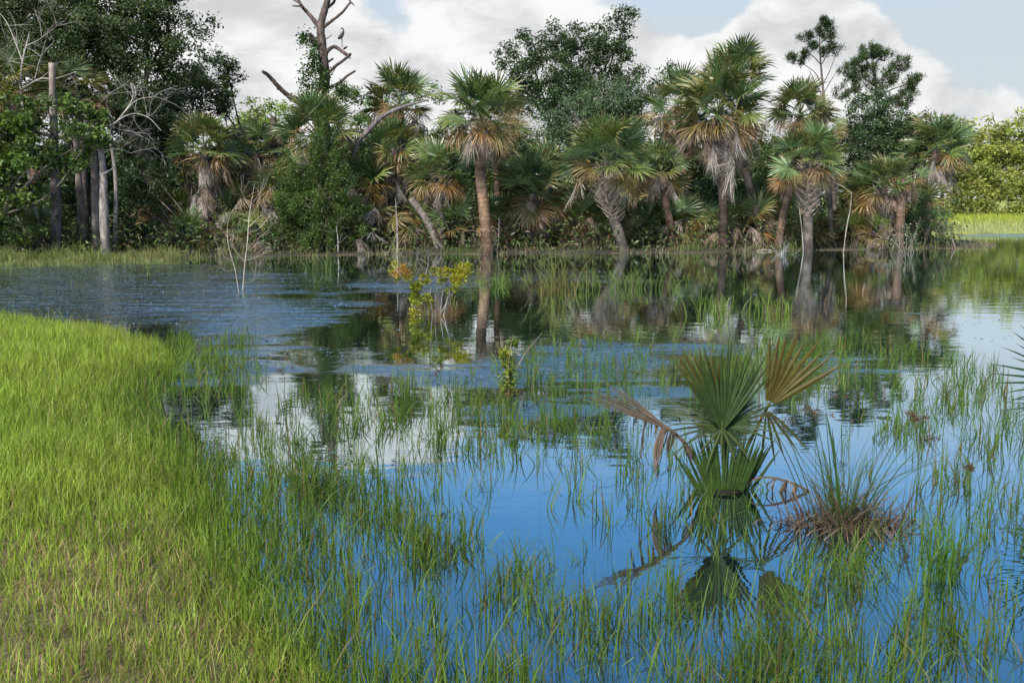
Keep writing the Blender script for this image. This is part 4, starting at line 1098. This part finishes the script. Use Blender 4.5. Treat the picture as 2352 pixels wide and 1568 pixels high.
def fan3(name, root, hub, axis, normal, L, a0, a1, n, ci, ct, stalk=None, droop=.1, fold=.12, wid=.75, bend=None, tip=.85, jl=.1, inner=.05, mat=None, hwa=None):
    """detailed fan: pleated leaflets (folded along their midrib) in a plane given by axis and normal, all in metres"""
    mb = MB()
    ax = unit(np.asarray(axis, float)); nr = np.asarray(normal, float); nr = unit(nr - ax * (nr @ ax)); sd_ = np.cross(nr, ax)
    hub = np.asarray(hub, float)
    S = [0.0, .18, .38, .6, .82, 1.0]
    for k in range(n):
        a = R(a0 + (a1 - a0) * (k + .5) / n + rng.normal(0, .8))
        ln = L * (.78 + .22 * math.cos(a)) * (1 + rng.uniform(-jl, jl))
        half = abs(R(a1 - a0)) / n * .5 * wid
        dr = droop * rng.uniform(.5, 1.6)
        tw = rng.uniform(-.35, .35)
        if bend and rng.uniform() < bend: dr += rng.uniform(.5, 1.0)
        d = ax * math.cos(a) + sd_ * math.sin(a); pr = unit(-ax * math.sin(a) + sd_ * math.cos(a) + nr * tw)
        rows, cols = [], []
        jt = rng.uniform(.8, 1.2)
        for s in S:
            s_ = max(s, inner)
            r = ln * s_
            p = hub + d * r * (1 - .2 * dr * s ** 2) + nr * (fold * abs(math.sin(a)) * r) - np.array([0, 0, 1]) * dr * ln * s ** 2.4
            hw = (min(r, ln * .42) * half if hwa is None else hwa * min(1.0, .25 + r / (.4 * ln))) * (1 if s < .4 else max(0.0, 1 - ((s - .4) / .6) ** 2.0)) + .0006
            q = np.clip((s - tip) / .2 + .3, 0, 1) if s > .5 else 0
            cc = (np.array(ci) * (1 - q) + np.array(ct) * q) * jt * (.55 if mat is None else .9)  # living leaflets darkened in colour to stand for shade on the palmetto
            rows += [p - pr * hw, p + nr * hw * .55, p + pr * hw]; cols += [cc * .95, cc, cc * 1.05]
        v = np.array(rows); o = []
        for i in range(len(S) - 1):
            for j in (0, 1): o.append([3 * i + j, 3 * i + j + 1, 3 * i + 4 + j, 3 * i + 3 + j])
        mb.add(v, np.array(o), np.array(cols))
    fo = mb.build(name, mat or M_SHADY, root)
    if stalk is not None:
        sm = MB(); sm.tube(list(stalk) + [hub, hub + ax * L * .12], [.016, .011, .009, .003], 6, np.array(ci) * .7, n=10)
        sm.build('petiole', mat or M_SHADY, fo, origin=tuple(root.location))
    return fo


PB = G(1665, 1128)
D0 = PB[1]
def Q(x, y, dy=0.0):          # position in the zoomed crop of the palmetto
    return P((1520 + x / 2.8) / 1.0884, (820 + y / 2.8) / 1.0884, D0 + dy)
pal = thing('palmetto', 'shade-darkened green palmetto with a bronze fan standing in the foreground water', 'palmetto', PB)
mb = MB(); mb.tube([PB + np.array([0, 0, -.25]), PB + np.array([0, 0, -.02]), PB + np.array([0, 0, .022])], [.125, .12, .10], 12, (.016, .015, .010), n=10, wob=.15); mb.build('stem', M_PALMTRUNK, pal)
UP = np.array([0, 0, 1.0])
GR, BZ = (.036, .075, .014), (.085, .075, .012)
st0 = [PB + np.array([0, 0, .02])]
dn = lambda z: np.array([0, 0, -z])
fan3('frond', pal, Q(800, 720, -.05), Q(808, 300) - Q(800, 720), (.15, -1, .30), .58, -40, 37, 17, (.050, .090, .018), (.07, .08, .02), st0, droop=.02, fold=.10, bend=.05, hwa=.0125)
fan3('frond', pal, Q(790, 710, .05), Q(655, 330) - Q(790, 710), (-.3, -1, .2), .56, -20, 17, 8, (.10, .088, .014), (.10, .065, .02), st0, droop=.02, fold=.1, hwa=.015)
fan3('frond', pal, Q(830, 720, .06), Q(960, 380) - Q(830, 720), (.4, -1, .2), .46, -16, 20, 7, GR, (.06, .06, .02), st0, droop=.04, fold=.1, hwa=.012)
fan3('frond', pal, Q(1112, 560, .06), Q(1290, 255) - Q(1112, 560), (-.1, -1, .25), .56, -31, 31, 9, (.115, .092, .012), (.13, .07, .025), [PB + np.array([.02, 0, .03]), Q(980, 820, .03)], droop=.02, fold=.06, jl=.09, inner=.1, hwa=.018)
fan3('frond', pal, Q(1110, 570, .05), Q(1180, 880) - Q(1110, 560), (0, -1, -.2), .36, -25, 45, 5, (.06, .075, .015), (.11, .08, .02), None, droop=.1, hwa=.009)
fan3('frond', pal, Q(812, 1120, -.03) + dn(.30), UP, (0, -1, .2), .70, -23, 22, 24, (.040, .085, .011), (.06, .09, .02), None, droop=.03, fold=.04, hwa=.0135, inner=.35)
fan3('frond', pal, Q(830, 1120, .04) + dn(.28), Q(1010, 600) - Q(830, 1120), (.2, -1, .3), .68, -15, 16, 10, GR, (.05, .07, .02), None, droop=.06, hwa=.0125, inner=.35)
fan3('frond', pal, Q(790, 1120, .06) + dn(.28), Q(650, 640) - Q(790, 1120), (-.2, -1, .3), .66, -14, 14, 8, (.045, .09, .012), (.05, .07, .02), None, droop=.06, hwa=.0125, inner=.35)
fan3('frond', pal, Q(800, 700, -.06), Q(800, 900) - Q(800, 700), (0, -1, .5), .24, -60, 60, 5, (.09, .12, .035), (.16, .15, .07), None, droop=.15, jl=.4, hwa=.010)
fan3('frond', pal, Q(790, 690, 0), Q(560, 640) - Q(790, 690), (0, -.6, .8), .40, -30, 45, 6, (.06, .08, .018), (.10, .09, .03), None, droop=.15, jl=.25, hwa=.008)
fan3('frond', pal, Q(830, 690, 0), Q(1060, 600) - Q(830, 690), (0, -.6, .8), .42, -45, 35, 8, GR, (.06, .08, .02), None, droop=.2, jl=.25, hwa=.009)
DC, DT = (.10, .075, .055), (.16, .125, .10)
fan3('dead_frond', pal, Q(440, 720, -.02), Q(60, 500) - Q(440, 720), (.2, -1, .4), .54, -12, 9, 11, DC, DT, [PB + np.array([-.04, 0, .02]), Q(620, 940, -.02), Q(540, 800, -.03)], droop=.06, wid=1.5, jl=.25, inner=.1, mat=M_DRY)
mb = MB(); mb.tube([Q(620, 950, -.02), Q(530, 800, -.03), Q(440, 715, -.02), Q(330, 640, -.02), Q(200, 560, -.02)], [.010, .012, .014, .010, .005], 6, (.10, .07, .05), n=18); mb.build('dead_frond', M_DRY, pal)
def hang(x0, y0, x1, y1, n_, w_=.008):
    m_ = MB()
    for k in range(n_):
        a_ = Q(x0 + rng.uniform(-14, 14), y0 + rng.uniform(-6, 6), -.02); e_ = Q(x1 + rng.uniform(-22, 22), y1 + rng.uniform(-60, 20), rng.uniform(-.05, .05))
        mid = (a_ + e_) / 2 + np.array([rng.normal(0, .012), rng.normal(0, .01), .01])
        m_.tube([a_, mid, e_], [w_ * .6, w_, w_ * .2], 4, tint((.12, .085, .06), 1, .35)[0], n=6)
    m_.build('dead_leaflet', M_DRY, pal)
for h_ in ((385, 680, 325, 1030, 5, .010), (270, 605, 245, 900, 2, .006), (450, 725, 425, 900, 5, .006), (545, 820, 590, 950, 5, .006), (310, 630, 298, 820, 2, .005), (420, 705, 375, 880, 4, .006), (230, 585, 160, 720, 2, .004), (340, 650, 350, 760, 3, .006)): hang(*h_)
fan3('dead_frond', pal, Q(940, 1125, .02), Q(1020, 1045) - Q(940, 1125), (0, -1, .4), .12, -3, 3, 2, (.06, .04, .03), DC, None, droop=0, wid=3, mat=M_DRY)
# a dead arching frond between the palmetto and the brown clump
mb = MB(); mb.tube([Q(940, 1130), Q(1030, 1055), Q(1150, 1045), Q(1330, 1100), Q(1480, 1190)], [.006, .006, .008, .010, .007], 6, (.12, .085, .065), n=24); mb.build('dead_frond', M_DRY, pal)
for h_ in ((1170, 1050, 1130, 1180, 3, .006), (1240, 1065, 1210, 1240, 4, .007), (1310, 1090, 1290, 1280, 5, .007), (1380, 1130, 1370, 1320, 5, .007), (1450, 1170, 1450, 1330, 4, .007)): hang(*h_)

# palmetto at the right edge, mostly outside the picture
PB2 = G(2495, 1090); D2 = PB2[1]
pal2 = thing('palmetto', 'green palmetto reaching in from beyond the right edge over the water', 'palmetto', PB2)
mb = MB(); mb.tube([PB2 + np.array([0, 0, -.25]), PB2, PB2 + np.array([0, 0, .06])], [.10, .085, .05], 12, (.05, .04, .025), n=8, wob=.15); mb.build('stem', M_PALMTRUNK, pal2)
def Z(u, v, dy=0.0): return P(u, v, D2 + dy)
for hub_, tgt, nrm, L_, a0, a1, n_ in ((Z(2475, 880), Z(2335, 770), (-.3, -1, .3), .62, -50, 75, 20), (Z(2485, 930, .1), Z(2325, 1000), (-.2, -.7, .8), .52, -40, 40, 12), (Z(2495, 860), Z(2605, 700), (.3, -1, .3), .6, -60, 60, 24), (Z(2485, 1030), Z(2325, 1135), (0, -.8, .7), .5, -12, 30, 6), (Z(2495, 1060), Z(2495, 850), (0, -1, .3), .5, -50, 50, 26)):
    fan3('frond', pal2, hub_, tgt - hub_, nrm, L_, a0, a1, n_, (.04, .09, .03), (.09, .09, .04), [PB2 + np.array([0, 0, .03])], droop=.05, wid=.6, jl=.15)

# brown sedge clump with green culms
CB = G(1937, 1205); D3 = CB[1]
clump = thing('sedge_clump', 'big tussock of brown dead sedge blades in the foreground water', 'sedge clump', CB)
def E(x, y, dy=0.0): return P((1500 + x / 2.219) / 1.0884, (780 + y / 2.219) / 1.0884, D3 + dy)
mb = MB(); n = 620
az = rng.uniform(0, 2 * np.pi, n)
bs = CB + np.stack([np.cos(az) * rng.uniform(0, .36, n), np.sin(az) * rng.uniform(0, .2, n), np.full(n, -.05)], -1)
c0 = tint((.15, .10, .065), n, .4); c1 = tint((.27, .19, .135), n, .4)
mb.blades(bs, rng.uniform(.08, .40, n), rng.uniform(.3, 1.35, n), rng.uniform(.002, .007, n), c0 * .42, c1 * .48, 5, az + rng.normal(0, 1.1, n), 1.6)
mb.build('dead_blades', M_DRY, clump)
mb = MB(); n = 80
az = rng.uniform(0, 2 * np.pi, n)
bs = CB + np.stack([np.cos(az) * rng.uniform(0, .15, n), np.sin(az) * rng.uniform(0, .1, n), np.full(n, -.05)], -1)
mb.blades(bs, rng.uniform(.3, .6, n), rng.uniform(.15, .75, n), rng.uniform(.002, .004, n), tint((.05, .09, .02), n, .3), tint((.08, .13, .04), n, .3), 4, az, 1.7)
mb.build('green_blades', M_GRASS, clump)
mb = MB()
mb.blades(np.array([E(1330, 1180), E(1318, 1180), E(1340, 1190)]), np.array([.72, .60, .5]), np.array([.16, .1, .2]), np.array([.010, .009, .008]), tint((.05, .12, .02), 3, .1), tint((.05, .11, .04), 3, .1), 6, np.array([2.9, 2.7, 3.3]), 1.5)
mb.build('broad_blade', M_GRASS, clump)


def seedhead(mb, p, s=.05, c=(.11, .055, .025), n=26):
    p = np.asarray(p, float)
    for k in range(rng.integers(3, 6)):
        e = p + rng.normal(0, 1, 3) * s * np.array([1, .6, .5]) + np.array([0, 0, .01])
        mb.tube([p, e], [.0012, .001], 3, (.12, .12, .04), cap=False)
        q_ = e + rng.normal(0, .009, (n, 3)); ll = rng.uniform(.006, .014, n)
        mb.leaves(q_, ll, ll * .32, tint(c, n, .35))


heads = [(900, 575, 1180, 1120), (1000, 605, 1220, 1130), (960, 630, 1200, 1130), (1190, 550, 1310, 1100), (1730, 570, 1400, 1110), (1790, 610, 1420, 1120), (1820, 700, 1440, 1130), (1250, 565, 1300, 1100), (1160, 540, 1280, 1100)]
for (x, y, bx, by) in heads:
    m2 = MB(); b0, e = E(bx, by), E(x, y, rng.uniform(-.1, .1)); b0[2] = -.02
    m2.tube([b0, (b0 + e) / 2 + np.array([0, 0, .05]), e], [.0032, .0028, .0016], 4, (.07, .11, .03), n=12)
    cu = m2.build('culm', M_GRASS, clump); m3 = MB(); seedhead(m3, e, .035); m3.build('seed_head', M_GRASS, cu, origin=tuple(clump.location))
for k in range(26):
    m2 = MB() if k == 0 else m2
    b0 = E(1330 + rng.uniform(-140, 140), 1150); b0[2] = -.02; e = E(rng.uniform(900, 1900), rng.uniform(520, 900), rng.uniform(-.3, .3))
    m2.tube([b0, (b0 + e) / 2 + np.array([0, 0, .06]), e], [.0024, .002, .0008], 3, tint((.08, .115, .045), 1, .3)[0], n=8, cap=False)
m2.build('thin_stalks', M_GRASS, clump)

# other sedges with seed heads standing in the water
sedges = [(1008, 1010, 1012, 838, 'tall sedge with a rust brown seed head left of the mid pond sapling'), (985, 900, 985, 790, 'sedge with a red brown spike bending left in mid pond'), (650, 930, 652, 850, 'sedge with a dark red seed head off the grassy bank'), (1930, 985, 1940, 900, 'sedge with a brown seed head behind the bronze fan'), (2225, 1180, 2226, 1075, 'small sedge with a tiny brown head near the right edge'), (560, 935, 558, 838, 'green flowering sedge nearest the bank point'), (1000, 950, 1003, 850, 'sedge with an open brown head beside the tall one'), (2110, 1120, 2100, 960, 'sedge with a dark head right of the brown tussock')]
for (u0, v0, u1, v1, lab) in sedges:
    b = G(u0, v0); root = thing('sedge', lab, 'sedge', b)
    e = P(u1, v1, b[1]); gcol = (.09, .14, .03)
    m2 = MB(); m2.tube([b + np.array([0, 0, -.08]), (b + e) / 2 + np.array([.01, 0, 0]), e], [.004, .0034, .002], 4, gcol, n=10); cu = m2.build('culm', M_GRASS, root)
    m2 = MB(); seedhead(m2, e, .045 * b[1] / 8, (.10, .05, .025) if 'green' not in lab else (.16, .2, .03), 40); m2.build('seed_head', M_GRASS, cu, origin=tuple(root.location))
    m2 = MB(); n = 6
    m2.blades(np.tile(e, (n, 1)), rng.uniform(.1, .25, n), rng.uniform(.6, .95, n), .003, tint(gcol, n, .2), tint((.13, .17, .04), n, .2), 3); m2.build('bracts', M_GRASS, cu, origin=tuple(root.location))

# distinct grass clumps standing in the water
for (u, v, n, h, lab, c_) in ((744, 622, 60, .62, 'spiky pale green grass clump in the water below the conical bush', (.11, .15, .05)), (1277, 672, 70, .95, 'tall rusty green grass clump in the water right of the yellow shrub', (.14, .15, .04)), (720, 1130, 80, .34, 'green tussock with tan dead blades at the edge of the bank', (.07, .13, .02)), (1010, 1020, 40, .40, 'upright green reed tuft under the tall sedge', (.09, .15, .02)), (1650, 725, 60, .5, 'bright green grass clump in the water above the palmetto', (.13, .19, .03)), (1775, 720, 60, .45, 'bright green grass clump above the bronze fan', (.13, .19, .03)), (1450, 660, 90, .6, 'broad grass clump in the water below the booted palm', (.12, .17, .035)), (1135, 655, 80, .4, 'low bright green grass clump right of the yellow shrub', (.12, .18, .03)), (2160, 1330, 60, .42, 'coarse green grass clump right of the brown tussock', (.07, .15, .02))):
    b = G(u, v); root = thing('grass_clump', lab, 'grass clump', b)
    mb = MB(); w_ = .22 if v < 800 else .07
    if n > 80: w_ = .5
    az = rng.uniform(0, 6.28, n); bs = b + np.stack([rng.normal(0, w_, n), rng.normal(0, w_ * .6, n), np.full(n, -.06)], -1)
    mb.blades(bs, h * rng.uniform(.6, 1.15, n), rng.uniform(.05, .7, n), rng.uniform(.005, .009, n) if v < 800 else rng.uniform(.0025, .005, n), tint(c_, n, .25) * .8, tint(c_, n, .25) * 1.2, 4, az, 1.9)
    tag(mb.build('blades', M_GRASS, root), kind='stuff')
    if 'tan' in lab or 'rusty' in lab:
        m2 = MB(); n2 = 26; m2.blades(bs[:n2], h * rng.uniform(.5, 1.0, n2), rng.uniform(.5, 1.0, n2), .004, tint((.22, .13, .06), n2, .2), tint((.27, .16, .08), n2, .2), 4); m2.build('dead_blades', M_DRY, root)

# ------------------------------------------------------------------ grass: what nobody could count


def pick(n, x0, x1, y0, y1, f):
    p = np.stack([rng.uniform(x0, x1, n), rng.uniform(y0, y1, n)], -1)
    return p[rng.uniform(0, 1, n) < f(p)]


# bank
def bank_f(p):
    d = poly_dist(p, BANK) + .16 * wav(p[:, 0], p[:, 1], 1.6, 7) + .10 * wav(p[:, 0], p[:, 1], 4.1, 3); D = np.hypot(p[:, 0], p[:, 1])
    dens = np.minimum(1, (4.2 / np.maximum(D, 1)) ** .9)
    bare = np.clip(.5 * np.exp(-(((p[:, 0] + 2.1) / 1.1) ** 2 + ((p[:, 1] - 3.9) / 1.4) ** 2)) + .22 * (wav(p[:, 0], p[:, 1], 1.9, 3) > .35), 0, .75)
    return np.where(d > -.1, dens * (1 - bare), 0)


bp_ = np.concatenate([pick(760000, -9.5, .5, 1.5, 17, bank_f), pick(60000, -20, -9.5, 4, 18.5, bank_f), pick(50000, -4, 6, -2, 2.5, bank_f)])
n = len(bp_)
z = height(bp_)
D = np.hypot(bp_[:, 0], bp_[:, 1])
pat = wav(bp_[:, 0], bp_[:, 1], .55, 1) * .6 + wav(bp_[:, 0], bp_[:, 1], 1.5, 4) * .4
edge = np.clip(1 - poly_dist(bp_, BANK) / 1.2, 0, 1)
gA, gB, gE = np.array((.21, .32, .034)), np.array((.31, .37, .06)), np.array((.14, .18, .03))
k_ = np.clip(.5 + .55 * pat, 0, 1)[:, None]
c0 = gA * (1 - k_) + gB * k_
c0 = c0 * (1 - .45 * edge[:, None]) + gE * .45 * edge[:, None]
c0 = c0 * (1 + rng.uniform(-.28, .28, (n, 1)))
dry = rng.uniform(0, 1, n) < .08 + .10 * edge + .36 * np.exp(-(((bp_[:, 0] + 2.1) / 1.4) ** 2 + ((bp_[:, 1] - 3.9) / 1.6) ** 2))
c0[dry] = tint((.33, .24, .12), dry.sum(), .3)
mb = MB()
H = rng.uniform(.09, .24, n) * (1 + .25 * pat) * np.where(dry, .8, 1) * (1 - .3 * np.exp(-(((bp_[:, 0] + 2.1) / 1.2) ** 2 + ((bp_[:, 1] - 3.9) / 1.5) ** 2)))
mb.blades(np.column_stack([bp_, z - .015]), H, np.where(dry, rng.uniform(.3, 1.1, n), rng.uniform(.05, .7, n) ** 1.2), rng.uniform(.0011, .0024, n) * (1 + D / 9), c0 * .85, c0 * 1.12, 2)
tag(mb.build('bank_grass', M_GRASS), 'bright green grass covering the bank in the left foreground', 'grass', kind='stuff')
# taller seed stems on the bank edge
sp_ = pick(9000, -9.5, .3, 2.5, 17, lambda p: np.where(poly_dist(p, BANK) > -.2, .35, 0)); n = len(sp_)
mb = MB(); mb.blades(np.column_stack([sp_, height(sp_) - .01]), rng.uniform(.24, .42, n), rng.uniform(.1, .6, n), .0016 * (1 + np.hypot(sp_[:, 0], sp_[:, 1]) / 10), tint((.14, .19, .03), n, .3), tint((.24, .22, .08), n, .3), 3)
tag(mb.build('seed_grass', M_GRASS), 'thin taller seed stalks standing above the bank grass', 'grass', kind='stuff')

# grass standing in the water: (u, v, half width, half height, weight)
WG = [(690, 1110, 90, 50, .9), (790, 1165, 100, 55, .8), (890, 1215, 110, 55, .85), (990, 1270, 120, 60, .8), (1110, 1340, 130, 60, .75), (1270, 1420, 150, 60, .75), (1440, 1490, 180, 60, .8), (640, 1000, 120, 50, .3), (900, 1110, 200, 60, .3), (1000, 960, 360, 75, .34), (1250, 1000, 260, 60, .26), (1700, 1400, 220, 60, .55), (2000, 1500, 400, 80, .75), (1500, 1150, 250, 120, .12), (1900, 1330, 180, 70, .4), (2200, 1250, 220, 160, .22), (2200, 950, 220, 130, .22), (1750, 850, 220, 60, .32), (1350, 860, 220, 60, .26), (1950, 830, 150, 50, .24), (480, 860, 100, 50, .6), (520, 790, 60, 25, .5), (1700, 1570, 800, 60, 1.0), (2280, 1420, 150, 120, .2), (1000, 1540, 250, 60, .35), (430, 790, 80, 20, .6)]


def wg_f(p):
    db = poly_dist(p, BANK)
    fringe = np.clip(1 + (db + .05) / np.interp(p[:, 1], [5, 7.5, 9], [.9, .6, .35]), 0, 1) * .75
    fringe = np.where(p[:, 1] < 11.5, fringe, np.clip(1 + (db + .05) / .35, 0, 1) * .6)
    f = np.maximum(field(p, WG) * np.clip(.55 + .9 * wav(p[:, 0], p[:, 1], 2.6, 5) + .3 * wav(p[:, 0], p[:, 1], 7, 1), .05, 1.3), fringe)
    return np.where(db < .05, f, 0) * np.minimum(1, (6.5 / np.maximum(p[:, 1], 1)) ** 1.0)


wc_ = pick(62000, -4.5, 5.5, 2.3, 13.5, wg_f)
nt = rng.integers(2, 9, len(wc_))
wp = np.repeat(wc_, nt, axis=0); wp = wp + rng.normal(0, .022, wp.shape); n = len(wp)
waz = np.repeat(rng.uniform(0, 6.28, len(wc_)), nt) + rng.normal(0, .9, n)
db = poly_dist(wp, BANK)
near = np.clip(1 + db / .9, 0, 1)[:, None]
c0 = (np.array((.085, .145, .018)) * (1 - near) + np.array((.125, .20, .02)) * near) * (1 + rng.uniform(-.35, .35, (n, 1)))
br = rng.uniform(0, 1, n) < .10
c0[br] = tint((.16, .115, .05), br.sum(), .3)
mb = MB()
mb.blades(np.column_stack([wp, np.full(n, -.05)]), rng.uniform(.10, .34, n), rng.uniform(.03, .95, n) ** 1.3, rng.uniform(.0014, .0030, n) * (1 + wp[:, 1] / 12), c0 * .8, c0 * 1.15, 3, waz, 1.7)
tag(mb.build('water_grass', M_GRASS), 'thin green grass blades standing in the shallow water', 'grass', kind='stuff')

# marsh grass farther out and along the forest shore
MG = [(1150, 650, 110, 30, .6), (1430, 660, 140, 35, .7), (1650, 660, 160, 30, .45), (1700, 715, 170, 22, .7), (1550, 700, 100, 16, .4), (1900, 690, 150, 25, .14), (2100, 690, 220, 25, .2), (2300, 600, 120, 40, .3), (2200, 660, 160, 30, .2), (1280, 690, 40, 20, .5), (2200, 700, 120, 16, .5), (350, 620, 250, 22, .2), (500, 680, 250, 25, .06), (200, 660, 180, 30, .08), (1150, 610, 300, 14, .35), (1600, 610, 250, 14, .22), (1050, 690, 60, 10, .2), (1830, 640, 200, 25, .10)]
mc_ = pick(17000, -17, 22, 14, 36, lambda p: .8 * field(p, MG) * np.clip(.30 + 1.3 * wav(p[:, 0], p[:, 1], 1.7, 2), .03, 1.2)); mp = np.repeat(mc_, rng.integers(3, 11, len(mc_)), axis=0); mp = mp + rng.normal(0, .05, mp.shape); n = len(mp)
c0 = tint((.14, .195, .035), n, .35)
br = rng.uniform(0, 1, n) < .18; c0[br] = tint((.22, .15, .07), br.sum(), .3)
mb = MB(); mb.blades(np.column_stack([mp, np.full(n, -.05)]), rng.uniform(.10, .32, n), rng.uniform(.25, 1.3, n), rng.uniform(.003, .006, n), c0 * .85, c0 * 1.15, 3)
tag(mb.build('marsh_grass', M_GRASS), 'patches of marsh grass out in the pond and under the palms', 'grass', kind='stuff')


def shore_f(p):
    ds = poly_dist(p, SHORE)
    f = np.exp(-((ds - .3) / .9) ** 2) * (.35 + .6 * wav(p[:, 0], p[:, 1], 1.1, 6)) + np.where(ds > 0, .25 * np.exp(-ds / 4), 0)
    f *= np.where(p[:, 0] < -10, 1.3, .9)
    return np.where(p[:, 0] > 19, 0, f)


hp = np.concatenate([pick(62000, -20, 19, 27.5, 41, shore_f), pick(26000, -20, -10.5, 27.8, 32, lambda p: np.exp(-((poly_dist(p, SHORE) + .3) / 1.3) ** 2))]); n = len(hp)
k_ = np.clip(.5 + .8 * wav(hp[:, 0], hp[:, 1], .8, 3), 0, 1)[:, None]
c0 = (np.array((.10, .15, .03)) * k_ + np.array((.26, .21, .12)) * (1 - k_)) * (1 + rng.uniform(-.35, .35, (n, 1)))
gl_ = hp[:, 0] < -10
c0[gl_] = c0[gl_] * .45 + tint((.15, .19, .05), gl_.sum(), .3) * .55
mb = MB(); mb.blades(np.column_stack([hp, np.maximum(height(hp), -.05) - .02]), rng.uniform(.12, .55, n) * np.clip(.7 + .9 * wav(hp[:, 0], hp[:, 1], 1.3, 9), .3, 2), rng.uniform(.05, 1.0, n), rng.uniform(.005, .011, n), c0 * .8, c0 * 1.15, 3)
tag(mb.build('shore_grass', M_GRASS), 'mixed straw and green grass along the far waterline', 'grass', kind='stuff')
# meadow, sunlight painted in as lighter blade colours
mp = pick(36000, 21, 75, 52, 112, lambda p: np.where(poly_dist(p, SHORE) > .0, np.clip(60 / p[:, 1], 0, 1) ** 1.5, 0)); n = len(mp)
fr_ = np.clip(poly_dist(mp, SHORE) / 10, 0, 1)[:, None]
c0 = (np.array((.36, .36, .20)) * (1 - fr_) + np.array((.33, .37, .055)) * fr_) * (1 + rng.uniform(-.25, .25, (n, 1)))
mb = MB(); mb.blades(np.column_stack([mp, height(mp) - .02]), rng.uniform(.25, .5, n), rng.uniform(.05, .6, n), rng.uniform(.015, .035, n), c0 * .9, c0 * 1.1, 2)
tag(mb.build('meadow_grass', M_GRASS), 'sunlit-toned yellow green meadow grass beyond the pond on the right', 'grass', kind='stuff')

# floating scraps of leaf and weed
fp = pick(420000, -16, 14, 6, 34, lambda p: np.clip((film_val(p) + .6 * wav(p[:, 0] * .4, p[:, 1] * 1.2, 1.6, 2) - .25) * 1.2, 0.004, 1) * .55 * np.clip(14 / p[:, 1], .3, 1)); n = len(fp)
mb = MB()
a_ = rng.uniform(0, 6.28, n); L_ = rng.uniform(.008, .024, n) * (1 + fp[:, 1] / 40)
d_ = np.stack([np.cos(a_), np.sin(a_), rng.normal(0, .10, n)], -1); s_ = np.stack([-np.sin(a_), np.cos(a_), rng.normal(0, .14, n)], -1)
ctr = np.column_stack([fp, np.full(n, .006)])
W_ = L_ * rng.uniform(.25, .6, n)
v = np.stack([ctr - d_ * L_[:, None], ctr + s_ * W_[:, None], ctr + d_ * L_[:, None], ctr - s_ * W_[:, None]], 1)
mb.add(v.reshape(-1, 3), np.arange(n * 4).reshape(-1, 4), np.repeat(tint((.085, .105, .11), n, .6, .12), 4, axis=0))
tag(mb.build('floating_weed', M_SCRAP), 'small floating leaf scraps and weed on the pond surface', 'weed', kind='stuff')
